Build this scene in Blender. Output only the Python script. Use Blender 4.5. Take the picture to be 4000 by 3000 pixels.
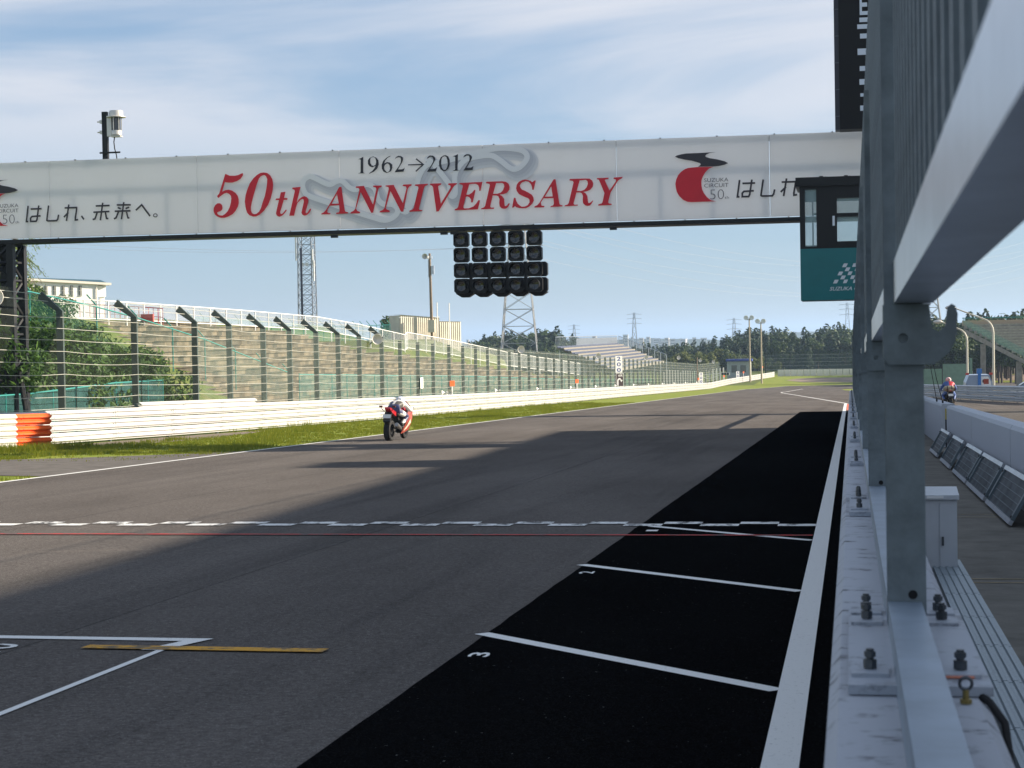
import bpy, bmesh, math, random
from mathutils import Vector, Matrix
from mathutils.geometry import tessellate_polygon
for o in list(bpy.data.objects): bpy.data.objects.remove(o)
SC = bpy.context.scene; COL = SC.collection
R = math.radians
# ------------------------------------------------------------------ camera
cam = bpy.data.cameras.new('camera'); camo = bpy.data.objects.new('camera', cam); COL.objects.link(camo)
cam.sensor_width = 36; cam.lens = 65.1; cam.clip_start = .05; cam.clip_end = 90000
_yc = Vector((730/4000, 116.5/4000, -1)).normalized()
_zc = Vector((1, .018, 0)).cross(_yc).normalized()
_xc = _yc.cross(_zc).normalized()
camo.matrix_world = Matrix.Translation((0, 0, 1.7)) @ Matrix((_xc, _yc, _zc)).to_4x4()
cam.dof.use_dof = True; cam.dof.focus_distance = 55; cam.dof.aperture_fstop = 11
SC.camera = camo
# ------------------------------------------------------------------ light and sky
SUN = Vector((2.3, .8, 1)).normalized()
ELEV = math.asin(SUN.z); AZ = math.atan2(SUN.x, SUN.y)
W = bpy.data.worlds.new('World'); SC.world = W; W.use_nodes = True
nt = W.node_tree; nt.nodes.clear(); N = nt.nodes.new; L_ = nt.links.new
out = N('ShaderNodeOutputWorld'); bg = N('ShaderNodeBackground'); bg.inputs[1].default_value = .053
sky = N('ShaderNodeTexSky'); sky.sky_type = 'NISHITA'; sky.sun_disc = False
sky.sun_elevation = ELEV; sky.sun_rotation = AZ; sky.air_density = 1.0; sky.dust_density = .0; sky.ozone_density = 4.0
tc = N('ShaderNodeTexCoord'); sep = N('ShaderNodeSeparateXYZ'); L_(tc.outputs['Generated'], sep.inputs[0])
def mth(op, a, b=None, c=None, clamp=False):
    n = N('ShaderNodeMath'); n.operation = op; n.use_clamp = clamp
    for i, v in enumerate((a, b, c)):
        if v is None: continue
        if isinstance(v, (int, float)): n.inputs[i].default_value = v
        else: L_(v, n.inputs[i])
    return n.outputs[0]
zden = mth('ADD', mth('MAXIMUM', sep.outputs[2], 0.0), .09)
comb = N('ShaderNodeCombineXYZ'); L_(mth('DIVIDE', sep.outputs[0], zden), comb.inputs[0]); L_(mth('DIVIDE', sep.outputs[1], zden), comb.inputs[1])
mp = N('ShaderNodeMapping'); mp.inputs['Rotation'].default_value = (0, 0, R(17)); mp.inputs['Scale'].default_value = (.55, 1.0, 1); mp.inputs['Location'].default_value = (1.2, .75, 0)
L_(comb.outputs[0], mp.inputs[0])
nz = N('ShaderNodeTexNoise'); nz.inputs['Scale'].default_value = .62; nz.inputs['Detail'].default_value = 7; nz.inputs['Roughness'].default_value = .52; nz.inputs['Distortion'].default_value = .6
L_(mp.outputs[0], nz.inputs[0])
mr = N('ShaderNodeMapRange'); mr.interpolation_type = 'SMOOTHSTEP'; mr.inputs[1].default_value = .38; mr.inputs[2].default_value = .60; L_(nz.outputs[0], mr.inputs[0])
up = N('ShaderNodeMapRange'); up.interpolation_type = 'SMOOTHSTEP'; up.inputs[1].default_value = .03; up.inputs[2].default_value = .15; L_(sep.outputs[2], up.inputs[0])
fac = mth('MULTIPLY', mth('MULTIPLY', mr.outputs[0], up.outputs[0]), .86)
mx = N('ShaderNodeMix'); mx.data_type = 'RGBA'; L_(fac, mx.inputs[0]); tint = N('ShaderNodeMix'); tint.data_type = 'RGBA'; tint.inputs[0].default_value = .6; L_(sky.outputs[0], tint.inputs[6]); tint.inputs[7].default_value = (2.9, 4.05, 5.7, 1); L_(tint.outputs[2], mx.inputs[6]); mx.inputs[7].default_value = (6.5, 6.55, 7.0, 1)
L_(mx.outputs[2], bg.inputs[0]); L_(bg.outputs[0], out.inputs[0])
sl = bpy.data.lights.new('sun', 'SUN'); sl.energy = 5.0; sl.angle = R(.53); sl.color = (1, .87, .70)
so = bpy.data.objects.new('sun', sl); COL.objects.link(so); so.rotation_euler = (-SUN).to_track_quat('-Z', 'Y').to_euler(); so.location = (60, 20, 60)
SC.view_settings.view_transform = 'Standard'; SC.view_settings.look = 'None'; SC.view_settings.gamma = 1; SC.view_settings.exposure = 1.26
SC.view_settings.use_curve_mapping = False
# ------------------------------------------------------------------ ground profile: the straight runs downhill, then levels out
SL = .0245
def G(y):
    if y < 285: return -SL*y
    if y < 305:
        t = y-285; return -SL*285-SL*t+SL*t*t/40
    return -SL*295
# ------------------------------------------------------------------ materials
MATS = {}
def M(name, col, rough=.6, metal=0, var=0, vs=3, bump=0, bs=60, spec=.5, c2=None, stretch=(1, 1, 1), emit=0):
    if name in MATS: return MATS[name]
    m = bpy.data.materials.new(name); m.use_nodes = True; t = m.node_tree
    b = t.nodes['Principled BSDF']; b.inputs['Roughness'].default_value = rough; b.inputs['Metallic'].default_value = metal
    b.inputs['Specular IOR Level'].default_value = spec
    b.inputs['Base Color'].default_value = (*col, 1)
    co = t.nodes.new('ShaderNodeTexCoord'); mapn = t.nodes.new('ShaderNodeMapping'); mapn.inputs['Scale'].default_value = stretch
    t.links.new(co.outputs['Object'], mapn.inputs[0])
    if var or c2:
        n = t.nodes.new('ShaderNodeTexNoise'); n.inputs['Scale'].default_value = vs; n.inputs['Detail'].default_value = 6; n.inputs['Roughness'].default_value = .65
        t.links.new(mapn.outputs[0], n.inputs[0])
        r = t.nodes.new('ShaderNodeValToRGB'); t.links.new(n.outputs[0], r.inputs[0])
        a = [max(0, c*(1-var)) for c in col]; z = list(c2) if c2 else [min(1, c*(1+var)) for c in col]
        r.color_ramp.elements[0].position = .32; r.color_ramp.elements[1].position = .68
        r.color_ramp.elements[0].color = (*a, 1); r.color_ramp.elements[1].color = (*z, 1)
        t.links.new(r.outputs[0], b.inputs['Base Color'])
    if bump:
        n2 = t.nodes.new('ShaderNodeTexNoise'); n2.inputs['Scale'].default_value = bs; n2.inputs['Detail'].default_value = 4
        t.links.new(mapn.outputs[0], n2.inputs[0])
        bp = t.nodes.new('ShaderNodeBump'); bp.inputs['Strength'].default_value = bump; bp.inputs['Distance'].default_value = .02
        t.links.new(n2.outputs[0], bp.inputs['Height']); t.links.new(bp.outputs[0], b.inputs['Normal'])
    if emit:
        b.inputs['Emission Color'].default_value = (*col, 1); b.inputs['Emission Strength'].default_value = emit
    MATS[name] = m; return m
def netting(name, col, opac, rough=.6):
    """fine wire netting too small to see wire by wire: part open, part wire"""
    if name in MATS: return MATS[name]
    m = bpy.data.materials.new(name); m.use_nodes = True; t = m.node_tree; b = t.nodes['Principled BSDF']
    b.inputs['Base Color'].default_value = (*col, 1); b.inputs['Roughness'].default_value = rough
    co = t.nodes.new('ShaderNodeTexCoord'); n = t.nodes.new('ShaderNodeTexNoise'); n.inputs['Scale'].default_value = 2.2; n.inputs['Detail'].default_value = 5
    t.links.new(co.outputs['Object'], n.inputs[0])
    r = t.nodes.new('ShaderNodeMapRange'); r.inputs[1].default_value = .3; r.inputs[2].default_value = .7; r.inputs[3].default_value = opac*.7; r.inputs[4].default_value = opac*1.3
    t.links.new(n.outputs[0], r.inputs[0]); t.links.new(r.outputs[0], b.inputs['Alpha'])
    MATS[name] = m; return m
def asphalt(name, base, streak, speck, streak_amt, patch=.15):
    m = bpy.data.materials.new(name); m.use_nodes = True; t = m.node_tree; b = t.nodes['Principled BSDF']
    nn = t.nodes.new; lk = t.links.new
    b.inputs['Roughness'].default_value = .95; b.inputs['Specular IOR Level'].default_value = .0
    co = nn('ShaderNodeTexCoord')
    def noise(scale, st, det=5, rg=.6):
        mpn = nn('ShaderNodeMapping'); mpn.inputs['Scale'].default_value = st; lk(co.outputs['Object'], mpn.inputs[0])
        n = nn('ShaderNodeTexNoise'); n.inputs['Scale'].default_value = scale; n.inputs['Detail'].default_value = det; n.inputs['Roughness'].default_value = rg
        lk(mpn.outputs[0], n.inputs[0]); return n.outputs[0]
    def mix(f, a, c):
        x = nn('ShaderNodeMix'); x.data_type = 'RGBA'
        for s, v in ((0, f), (6, a), (7, c)):
            if isinstance(v, tuple): x.inputs[s].default_value = (*v, 1)
            elif isinstance(v, (int, float)): x.inputs[s].default_value = v
            else: lk(v, x.inputs[s])
        return x.outputs[2]
    def rng(v, a, c, d, e):
        q = nn('ShaderNodeMapRange'); q.inputs[1].default_value = a; q.inputs[2].default_value = c; q.inputs[3].default_value = d; q.inputs[4].default_value = e; lk(v, q.inputs[0]); return q.outputs[0]
    big = rng(noise(.35, (1, .3, 1)), .3, .7, 0, 1)
    c1 = mix(big, tuple(c*(1-patch) for c in base), tuple(min(1, c*(1+patch)) for c in base))
    st = rng(noise(1.1, (1, .018, 1), 4, .7), .5, .72, 0, streak_amt)
    c2 = mix(st, c1, streak)
    ag = rng(noise(95, (1, 1, 1), 3, .8), .53, .72, 0, 1)
    c3 = mix(ag, c2, mix(.8, c2, speck))
    md = rng(noise(26, (1, 1, 1), 4, .75), .35, .68, .72, 1.3)
    vm = nn('ShaderNodeVectorMath'); vm.operation = 'SCALE'; lk(c3, vm.inputs[0]); lk(md, vm.inputs['Scale']); c3 = vm.outputs[0]
    dk = rng(noise(70, (1, 1, 1), 2, .8), .60, .68, 0, .75)
    sp = rng(noise(33, (1, 1, 1), 2, .6), .74, .76, 0, .55)
    lk(mix(sp, mix(dk, c3, tuple(c*.35 for c in base)), (.30, .30, .29)), b.inputs['Base Color'])
    bp = nn('ShaderNodeBump'); bp.inputs['Strength'].default_value = .5; bp.inputs['Distance'].default_value = .01
    lk(noise(130, (1, 1, 1), 3, .8), bp.inputs['Height']); lk(bp.outputs[0], b.inputs['Normal'])
    MATS[name] = m; return m
def worn(name, paint, under, thr, scale=9, rough=.75, stretch=(1, 1, 1)):
    """paint worn through in specks to what lies beneath"""
    m = bpy.data.materials.new(name); m.use_nodes = True; t = m.node_tree; b = t.nodes['Principled BSDF']
    b.inputs['Roughness'].default_value = rough; b.inputs['Specular IOR Level'].default_value = .2
    co = t.nodes.new('ShaderNodeTexCoord'); mpn = t.nodes.new('ShaderNodeMapping'); mpn.inputs['Scale'].default_value = stretch; t.links.new(co.outputs['Object'], mpn.inputs[0])
    n = t.nodes.new('ShaderNodeTexNoise'); n.inputs['Scale'].default_value = scale; n.inputs['Detail'].default_value = 9; n.inputs['Roughness'].default_value = .72
    t.links.new(mpn.outputs[0], n.inputs[0])
    r = t.nodes.new('ShaderNodeValToRGB'); e = r.color_ramp.elements; e[0].position = thr-.05; e[1].position = thr+.05; e[0].color = (*under, 1); e[1].color = (*paint, 1)
    t.links.new(n.outputs[0], r.inputs[0]); t.links.new(r.outputs[0], b.inputs['Base Color'])
    MATS[name] = m; return m
def grassmat(name, cols, scale=1.2):
    m = bpy.data.materials.new(name); m.use_nodes = True; t = m.node_tree; b = t.nodes['Principled BSDF']
    b.inputs['Roughness'].default_value = .8; b.inputs['Specular IOR Level'].default_value = .15
    co = t.nodes.new('ShaderNodeTexCoord'); n = t.nodes.new('ShaderNodeTexNoise'); n.inputs['Scale'].default_value = scale; n.inputs['Detail'].default_value = 8; n.inputs['Roughness'].default_value = .7
    t.links.new(co.outputs['Object'], n.inputs[0]); r = t.nodes.new('ShaderNodeValToRGB'); e = r.color_ramp.elements
    e[0].position = .3; e[1].position = .7; e[0].color = (*cols[0], 1); e[1].color = (*cols[2], 1); k = e.new(.5); k.color = (*cols[1], 1)
    t.links.new(n.outputs[0], r.inputs[0]); t.links.new(r.outputs[0], b.inputs['Base Color'])
    MATS[name] = m; return m
def leafmat(name, dark, light, trans=.25):
    m = bpy.data.materials.new(name); m.use_nodes = True; t = m.node_tree; b = t.nodes['Principled BSDF']
    b.inputs['Roughness'].default_value = .55; b.inputs['Specular IOR Level'].default_value = .25
    g = t.nodes.new('ShaderNodeNewGeometry'); r = t.nodes.new('ShaderNodeValToRGB'); e = r.color_ramp.elements
    e[0].color = (*dark, 1); e[1].color = (*light, 1)
    t.links.new(g.outputs['Random Per Island'], r.inputs[0]); t.links.new(r.outputs[0], b.inputs['Base Color'])
    tr = t.nodes.new('ShaderNodeBsdfTranslucent'); t.links.new(r.outputs[0], tr.inputs[0])
    mxs = t.nodes.new('ShaderNodeMixShader'); mxs.inputs[0].default_value = trans
    t.links.new(b.outputs[0], mxs.inputs[1]); t.links.new(tr.outputs[0], mxs.inputs[2]); t.links.new(mxs.outputs[0], t.nodes['Material Output'].inputs[0])
    MATS[name] = m; return m
# ------------------------------------------------------------------ mesh helpers
class MB:
    def __init__(s): s.v = []; s.f = []; s.mi = []; s.cur = 0
    def mat(s, i): s.cur = i; return s
    def add(s, vs, fs):
        n = len(s.v); s.v += [tuple(v) for v in vs]
        for f in fs: s.f.append(tuple(i+n for i in f)); s.mi.append(s.cur)
        return s
    def bx(s, x0, x1, y0, y1, z0, z1, sl=0, m=None):
        """box; sl shears z with y so that it follows a slope"""
        vs = [(x, y, z+sl*y) for z in (z0, z1) for y in (y0, y1) for x in (x0, x1)]
        if m is not None: vs = [m @ Vector(v) for v in vs]
        return s.add(vs, [(0, 2, 3, 1), (4, 5, 7, 6), (0, 1, 5, 4), (2, 6, 7, 3), (0, 4, 6, 2), (1, 3, 7, 5)])
    def quad(s, *p): return s.add(p, [tuple(range(len(p)))])
    def cyl(s, p0, p1, r0, r1=None, n=8, caps=True):
        r1 = r0 if r1 is None else r1
        a = Vector(p0); b = Vector(p1); d = (b-a).normalized()
        u = d.orthogonal().normalized(); w = d.cross(u)
        vs = []
        for c, r in ((a, r0), (b, r1)):
            for i in range(n):
                t = 2*math.pi*i/n; vs.append(c+u*math.cos(t)*r+w*math.sin(t)*r)
        fs = [(i, (i+1) % n, n+(i+1) % n, n+i) for i in range(n)]
        if caps: fs += [tuple(range(n-1, -1, -1)), tuple(range(n, 2*n))]
        return s.add(vs, fs)
    def tube(s, pts, r, n=6):
        pts = [Vector(p) for p in pts]; rs = r if isinstance(r, (list, tuple)) else [r]*len(pts)
        d0 = (pts[1]-pts[0]).normalized(); u = d0.orthogonal().normalized(); vs = []
        for i, p in enumerate(pts):
            d = (pts[min(i+1, len(pts)-1)]-pts[max(i-1, 0)]).normalized()
            u = (u-d*u.dot(d)).normalized(); w = d.cross(u)
            for k in range(n):
                t = 2*math.pi*k/n; vs.append(p+(u*math.cos(t)+w*math.sin(t))*rs[i])
        fs = [(i*n+k, i*n+(k+1) % n, (i+1)*n+(k+1) % n, (i+1)*n+k) for i in range(len(pts)-1) for k in range(n)]
        fs += [tuple(range(n-1, -1, -1)), tuple(range((len(pts)-1)*n, len(pts)*n))]
        return s.add(vs, fs)
    def lathe(s, prof, n=16, axis='z', c=(0, 0, 0), a0=0, a1=2*math.pi):
        full = abs(a1-a0-2*math.pi) < 1e-6; m = n if full else n+1; vs = []
        for i in range(m):
            t = a0+(a1-a0)*i/n; ca, sa = math.cos(t), math.sin(t)
            for r, h in prof:
                p = {'z': (r*ca, r*sa, h), 'y': (r*ca, h, r*sa), 'x': (h, r*ca, r*sa)}[axis]
                vs.append((p[0]+c[0], p[1]+c[1], p[2]+c[2]))
        k = len(prof)
        return s.add(vs, [(i*k+j, ((i+1) % m)*k+j, ((i+1) % m)*k+j+1, i*k+j+1) for i in range(n) for j in range(k-1)])
    def prism(s, loops, fn, d):
        """fill 2D loops (first outer, rest holes); fn(u,v,w)->3D, thickness w from 0 to d"""
        allp = [p for l in loops for p in l]; tris = tessellate_polygon([[Vector((p[0], p[1], 0)) for p in l] for l in loops])
        n = len(allp); vs = [fn(p[0], p[1], 0) for p in allp]+[fn(p[0], p[1], d) for p in allp]
        fs = [tuple(t) for t in tris]+[tuple(i+n for i in reversed(t)) for t in tris]; o = 0
        for l in loops:
            m = len(l); fs += [(o+i, o+(i+1) % m, n+o+(i+1) % m, n+o+i) for i in range(m)]; o += m
        return s.add(vs, fs)
    def mesh(s, name, mats, smooth=False):
        me = bpy.data.meshes.new(name); me.from_pydata(s.v, [], s.f)
        for m in (mats if isinstance(mats, (list, tuple)) else [mats]): me.materials.append(m)
        if any(s.mi): me.polygons.foreach_set('material_index', s.mi)
        if smooth: me.polygons.foreach_set('use_smooth', [True]*len(s.f))
        bm = bmesh.new(); bm.from_mesh(me); bmesh.ops.recalc_face_normals(bm, faces=bm.faces); bm.to_mesh(me); bm.free()
        if smooth: me.set_sharp_from_angle(angle=R(40))
        me.update(); return me
    def build(s, name, mats, parent=None, smooth=False, world=False, loc=None, rot=None):
        o = bpy.data.objects.new(name, s.mesh(name, mats, smooth)); COL.objects.link(o)
        if loc is not None: o.location = loc
        if rot is not None: o.rotation_euler = rot
        if parent is not None:
            o.parent = parent
            if world: o.location = Vector(loc or (0, 0, 0))-Vector(PLOC[parent.name])
        return o
PLOC = {}
def tag(o, label, cat, group=None, kind=None):
    if label: o['label'] = label
    if cat: o['category'] = cat
    if group: o['group'] = group
    if kind: o['kind'] = kind
    return o
def thing(name, label, cat, loc=(0, 0, 0), rz=0, group=None):
    o = bpy.data.objects.new(name, None); COL.objects.link(o); o.location = loc; o.rotation_euler = (0, 0, rz)
    o.empty_display_size = .2; PLOC[o.name] = tuple(loc); return tag(o, label, cat, group)
def struct(name, mb, mat, **k):
    o = mb.build(name, mat, **k); o['kind'] = 'structure'; return o
def inst(me, name, parent=None, mw=None, loc=None, rot=None, scale=None):
    o = bpy.data.objects.new(name, me); COL.objects.link(o)
    if parent is not None: o.parent = parent
    if mw is not None: o.matrix_local = mw
    if loc is not None: o.location = loc
    if rot is not None: o.rotation_euler = rot
    if scale is not None: o.scale = scale
    return o
def copy_tree(o, loc=None, rz=None, label=None, scale=None, parent=None):
    c = o.copy(); COL.objects.link(c); c.parent = parent
    if loc is not None: c.location = loc
    if rz is not None: c.rotation_euler = (0, 0, rz)
    if scale is not None: c.scale = scale
    if label: c['label'] = label
    for ch in list(o.children): copy_tree(ch, parent=c)
    return c
def along(p0, p1):
    """frame at p0 with Y running to p1"""
    p0 = Vector(p0); y = (Vector(p1)-p0).normalized(); x = y.cross(Vector((0, 0, 1))).normalized(); z = x.cross(y)
    return Matrix.Translation(p0) @ Matrix((x, y, z)).transposed().to_4x4()
def strip(pts, w, dz=0, zf=None):
    """flat ribbon of width w along 2D points on the ground"""
    mb = MB(); zf = zf or G; P = [Vector(p) for p in pts]; vs = []
    for i, p in enumerate(P):
        d = (P[min(i+1, len(P)-1)]-P[max(i-1, 0)]).normalized(); n = Vector((-d.y, d.x))*w/2
        for q in (p+n, p-n): vs.append((q.x, q.y, zf(q.y)+dz))
    mb.add(vs, [(2*i, 2*i+1, 2*i+3, 2*i+2) for i in range(len(P)-1)]); return mb
def text_loops(s, shear=0, bold=0):
    """outline mesh of a word in the built-in font, scaled to the unit box"""
    cu = bpy.data.curves.new('t', 'FONT'); cu.body = s; cu.shear = shear; cu.resolution_u = 3; cu.offset = bold
    o = bpy.data.objects.new('t', cu); COL.objects.link(o); dg = bpy.context.evaluated_depsgraph_get()
    me = bpy.data.meshes.new_from_object(o.evaluated_get(dg)); vs = [v.co.copy() for v in me.vertices]; fs = [tuple(p.vertices) for p in me.polygons]
    bpy.data.objects.remove(o); bpy.data.curves.remove(cu); bpy.data.meshes.remove(me)
    x0 = min(v.x for v in vs); x1 = max(v.x for v in vs); y0 = min(v.y for v in vs); y1 = max(v.y for v in vs)
    return [((v.x-x0)/(x1-x0), (v.y-y0)/(y1-y0)) for v in vs], fs
def text_on(mb, s, fn, box, **k):
    vs, fs = text_loops(s, **k); x0, y0, x1, y1 = box
    return mb.add([fn(x0+u*(x1-x0), y0+v*(y1-y0), 0) for u, v in vs], fs)
def skin(joints, edges, sub=2):
    """one continuous body grown over a skeleton: joints {name:(pos, radius)}"""
    names = list(joints); me = bpy.data.meshes.new('b'); me.from_pydata([joints[n][0] for n in names], [(names.index(a), names.index(b)) for a, b in edges], [])
    o = bpy.data.objects.new('b', me); COL.objects.link(o); md = o.modifiers.new('s', 'SKIN'); md.use_smooth_shade = True
    for i, n in enumerate(names):
        r = joints[n][1]; r = (r, r) if not isinstance(r, tuple) else r
        me.skin_vertices[0].data[i].radius = r; me.skin_vertices[0].data[i].use_root = (i == 0)
    sb = o.modifiers.new('u', 'SUBSURF'); sb.levels = sub; sb.render_levels = sub
    dg = bpy.context.evaluated_depsgraph_get(); dg.update(); res = bpy.data.meshes.new_from_object(o.evaluated_get(dg))
    bpy.data.objects.remove(o); return res
rnd = random.Random(7)
# ------------------------------------------------------------------ shared materials
ASPH = asphalt('track asphalt', (.122, .110, .102), (.058, .054, .052), (.30, .29, .28), .5, .22)
BLACKA = asphalt('new black asphalt', (.0045, .0048, .005), (.003, .003, .0033), (.035, .035, .037), .3, .4)
PITA = asphalt('pit lane asphalt', (.12, .112, .104), (.07, .066, .062), (.24, .23, .22), .4)
WLINE = worn('white road paint', (.72, .72, .70), (.16, .16, .16), .36, 40)
WLINE2 = worn('worn white road paint', (.70, .70, .68), (.10, .10, .10), .46, 7, stretch=(1, .4, 1))
RLINE = worn('red road paint', (.42, .03, .03), (.11, .08, .08), .46, 5)
YLINE = worn('ochre road paint', (.58, .29, .02), (.15, .11, .06), .46, 5)
TGRASS = grassmat('verge grass', ((.12, .175, .014), (.19, .23, .024), (.26, .255, .045)), .8)
FGRASS = grassmat('rough grass', ((.06, .09, .015), (.10, .13, .025), (.15, .15, .04)), .3)
GRAVEL = M('gravel', (.27, .215, .165), .95, var=.12, vs=2, bump=.4, bs=20, spec=.1)
WHITE = M('white paint', (.80, .80, .78), .45, var=.04, vs=2)
RAILW = worn('white guard rail paint', (.46, .46, .455), (.17, .16, .15), .34, 2.6, .4, (1, .35, 2))
ORANGE = M('orange paint', (.85, .13, .015), .5, var=.12, vs=4)
CONC = M('weathered concrete', (.29, .265, .22), .9, var=.25, vs=1.6, bump=.3, bs=30, spec=.2)
WALLP = worn('pale painted concrete', (.42, .44, .48), (.10, .10, .105), .405, 9, .85, (.8, 1.2, 1))
GALV = M('galvanised steel', (.15, .18, .195), .45, .5, var=.24, vs=9, bump=.08, bs=25)
GALVL = M('bright galvanised steel', (.60, .63, .68), .33, .85, var=.12, vs=4)
PLATE = worn('dull zinc plate', (.36, .39, .44), (.16, .17, .19), .42, 9, .5)
ZINC = M('blue grey zinc', (.25, .31, .38), .42, .4, var=.15, vs=5)
DARKM = M('dark painted steel', (.012, .013, .016), .5, spec=.3)
BOLT = M('dark bolt steel', (.10, .11, .12), .45, .7, var=.2, vs=20)
BLACK = M('black', (.006, .006, .007), .6, spec=.25)
RUBBER = M('black rubber', (.02, .02, .021), .75, bump=.2, bs=40, spec=.25)
POSTG = M('dark green post paint', (.036, .056, .054), .55, var=.3, vs=3)
TEALF = M('teal fence paint', (.02, .22, .20), .5)
WIRE = M('galvanised wire', (.42, .42, .38), .5, .3)
# ------------------------------------------------------------------ the land
yy = [-60, 0, 150, 285, 290, 295, 300, 305, 420, 600, 1000, 1600, 3000, 4600]
zz = [G(y)-.06 for y in yy[:9]]+[-9, -16, -28, -38, -47.5]
g = MB(); xs = [-4500, -400, -26, 40, 400, 4500]
g.add([(x, y, z) for y, z in zip(yy, zz) for x in xs], [(r*6+c, r*6+c+1, r*6+c+7, r*6+c+6) for r in range(len(yy)-1) for c in range(5)])
struct('ground', g, FGRASS)
sea = MB(); sea.quad((-14000, 4200, -46), (14000, 4200, -46), (14000, 26000, -46), (-14000, 26000, -46))
struct('sea', sea, M('sea water', (.10, .17, .23), .35, bump=.1, bs=.01))
rows = [(-40, -15.1, -.08), (92, -15.1, -.08), (92.01, -15.1, 15.9), (250, -15.1, 15.9), (250.01, -15.1, 80), (270, -15.1, 80), (285, -14.0, 80), (290, -13.3, 80), (295, -12.6, 80), (300, -11.4, 80), (305, -10.0, 80), (307.5, -1, 80)]
t = MB(); t.add([(x, y, G(y)) for y, a, b in rows for x in (a, b)], [(2*i, 2*i+1, 2*i+3, 2*i+2) for i in range(len(rows)-1)])
struct('race_track', t, ASPH)
t = MB(); t.add([(x, y, G(y)) for y in (-8, 91.9) for x in (2.15, 15.8)], [(0, 1, 3, 2)]); struct('pit_lane', t, PITA)
# ragged edge of the newly laid black strip beside the pit wall
t = MB(); n = 240; vs = []
for i in range(n+1):
    y = -8+99*i/n; vs += [(-2.43+rnd.uniform(-.006, .006), y, G(y)+.004), (-.085, y, G(y)+.004)]
t.add(vs, [(2*i, 2*i+1, 2*i+3, 2*i+2) for i in range(n)]); struct('black_asphalt_strip', t, BLACKA)
# verge
t = MB(); rows = [(-40, -40, -15.1), (285, -40, -14.0), (295, -40, -12.6), (305, -40, -10), (308, -40, 0), (312, -40, 60)]
t.add([(x, y, G(y)-.02) for y, a, b in rows for x in (a, b)], [(2*i, 2*i+1, 2*i+3, 2*i+2) for i in range(len(rows)-1)])
struct('grass_verge', t, TGRASS)
t = MB(); t.add([(x, y, -7.20) for x, y in ((-16, 312), (90, 309), (90, 380), (-16, 380))], [(0, 1, 2, 3)]); struct('run_off_grass', t, TGRASS)
t = MB(); t.add([(x, y, -7.185) for x, y in ((-11.5, 338), (-8, 324), (5, 319), (90, 318), (90, 356), (30, 358), (-6, 354), (-10, 350))], [tuple(range(8))]); struct('gravel_trap', t, GRAVEL)
t = MB(); t.add([(x, y, G(y)+.006) for x, y in ((-1.15, 246), (-.7, 228), (.6, 216), (14, 214), (14, 252), (2, 256))], [tuple(range(6))]); struct('grass_island', t, TGRASS)
SHOULD = M('old shoulder tarmac', (.13, .12, .11), .95, var=.25, vs=2, bump=.3, bs=60, spec=.1)
t = MB(); t.add([(x, y, G(y)-.008) for x, y in ((-15.1, 46), (-15.1, 33.2), (-16.3, 33.6), (-18.5, 35.2), (-21, 36.6), (-25, 38), (-27, 41.5), (-20.5, 40.6), (-18.6, 41.6), (-16.6, 43.5))], [tuple(range(10))]); struct('tarmac_shoulder', t, SHOULD)
t = MB(); t.add([(x, y, G(y)-.009) for x, y in ((-22.6, 49.5), (-20.7, 50), (-20.2, 54), (-20.6, 62), (-21.3, 66), (-22.4, 58))], [tuple(range(6))]); struct('bare_earth_patch', t, M('bare earth', (.16, .13, .095), .95, var=.3, vs=3, bump=.3))
# ------------------------------------------------------------------ painted markings
Q = .009
struct('edge_line', strip([(-.325, -6), (-.325, 91), (-.325, 116)], .165, Q), WLINE)
struct('edge_line', strip([(-15.0, 10), (-15, 270), (-13.9, 285), (-12.5, 295), (-9.9, 305), (-1, 307.3), (70, 307.6)], .13, Q), WLINE)
struct('pit_exit_line', strip([(-.2, 116), (-2.9, 148.6), (-7.3, 201), (-7.6, 208), (-7.3, 216), (-6.6, 262)], .17, Q), WLINE)
struct('pit_lane_line', strip([(4.2, 91), (5.28, 60), (5.9, 46)], .14, Q), WLINE)
t = MB(); cells = 33
for k in range(cells):
    x0 = -15+k*.4425
    for r_ in (0, 1):
        if (k+r_) % 2: continue
        y0 = 21.2+r_*.3; t.add([(x, y, G(y)+Q) for x, y in ((x0, y0), (x0+.4425, y0), (x0+.4425, y0+.298), (x0, y0+.298))], [(0, 1, 2, 3)])
struct('chequered_start_line', t, WLINE2)
struct('red_timing_line', strip([(-15, 19.97), (-.42, 19.93)], .11, Q+.003), RLINE)
for a, b in (((-2.28, 21.18), (-.41, 19.36)), ((-2.45, 16.76), (-.41, 14.75)), ((-2.46, 12.15), (-.41, 10.06))):
    struct('starting_slot_line', strip([a, b], .12, Q-.002), WLINE)
for s, x, y in (('1', -2.2, 20.55), ('2', -2.30, 16.05), ('3', -2.28, 11.18)):
    mb = MB(); text_on(mb, s, lambda u, v, w, x=x, y=y: (x-v, y+u, G(y+u)+Q), (-.09, -.065, .09, .065), bold=.015); struct('slot_number', mb, WLINE)
struct('grid_box_line', strip([(-8.2, 11.76), (-4.33, 11.68)], .13, Q-.002), WLINE)
struct('grid_box_line', strip([(-4.37, 11.6), (-4.37, 2)], .05, Q-.003), WLINE)
t = MB(); t.add([(x, y, G(y)+Q-.001) for x, y in ((-4.33, 11.74), (-4.5, 11.2), (-4.36, 11.2), (-4.2, 11.74))], [(0, 1, 2, 3)]); struct('grid_box_corner', t, WLINE)
mb = MB(); text_on(mb, '10', lambda u, v, w: (-5.52-v, 11.18+u, G(11.2+u)+Q), (-.2, -.14, .2, .14), bold=.01); struct('grid_number', mb, WLINE2)
struct('ochre_grid_line', strip([(-4.92, 11.30), (-3.29, 11.26)], .15, Q+.002), YLINE)
SKID = netting('rubber skid deposit', (.03, .03, .03), .06, .9)
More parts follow.
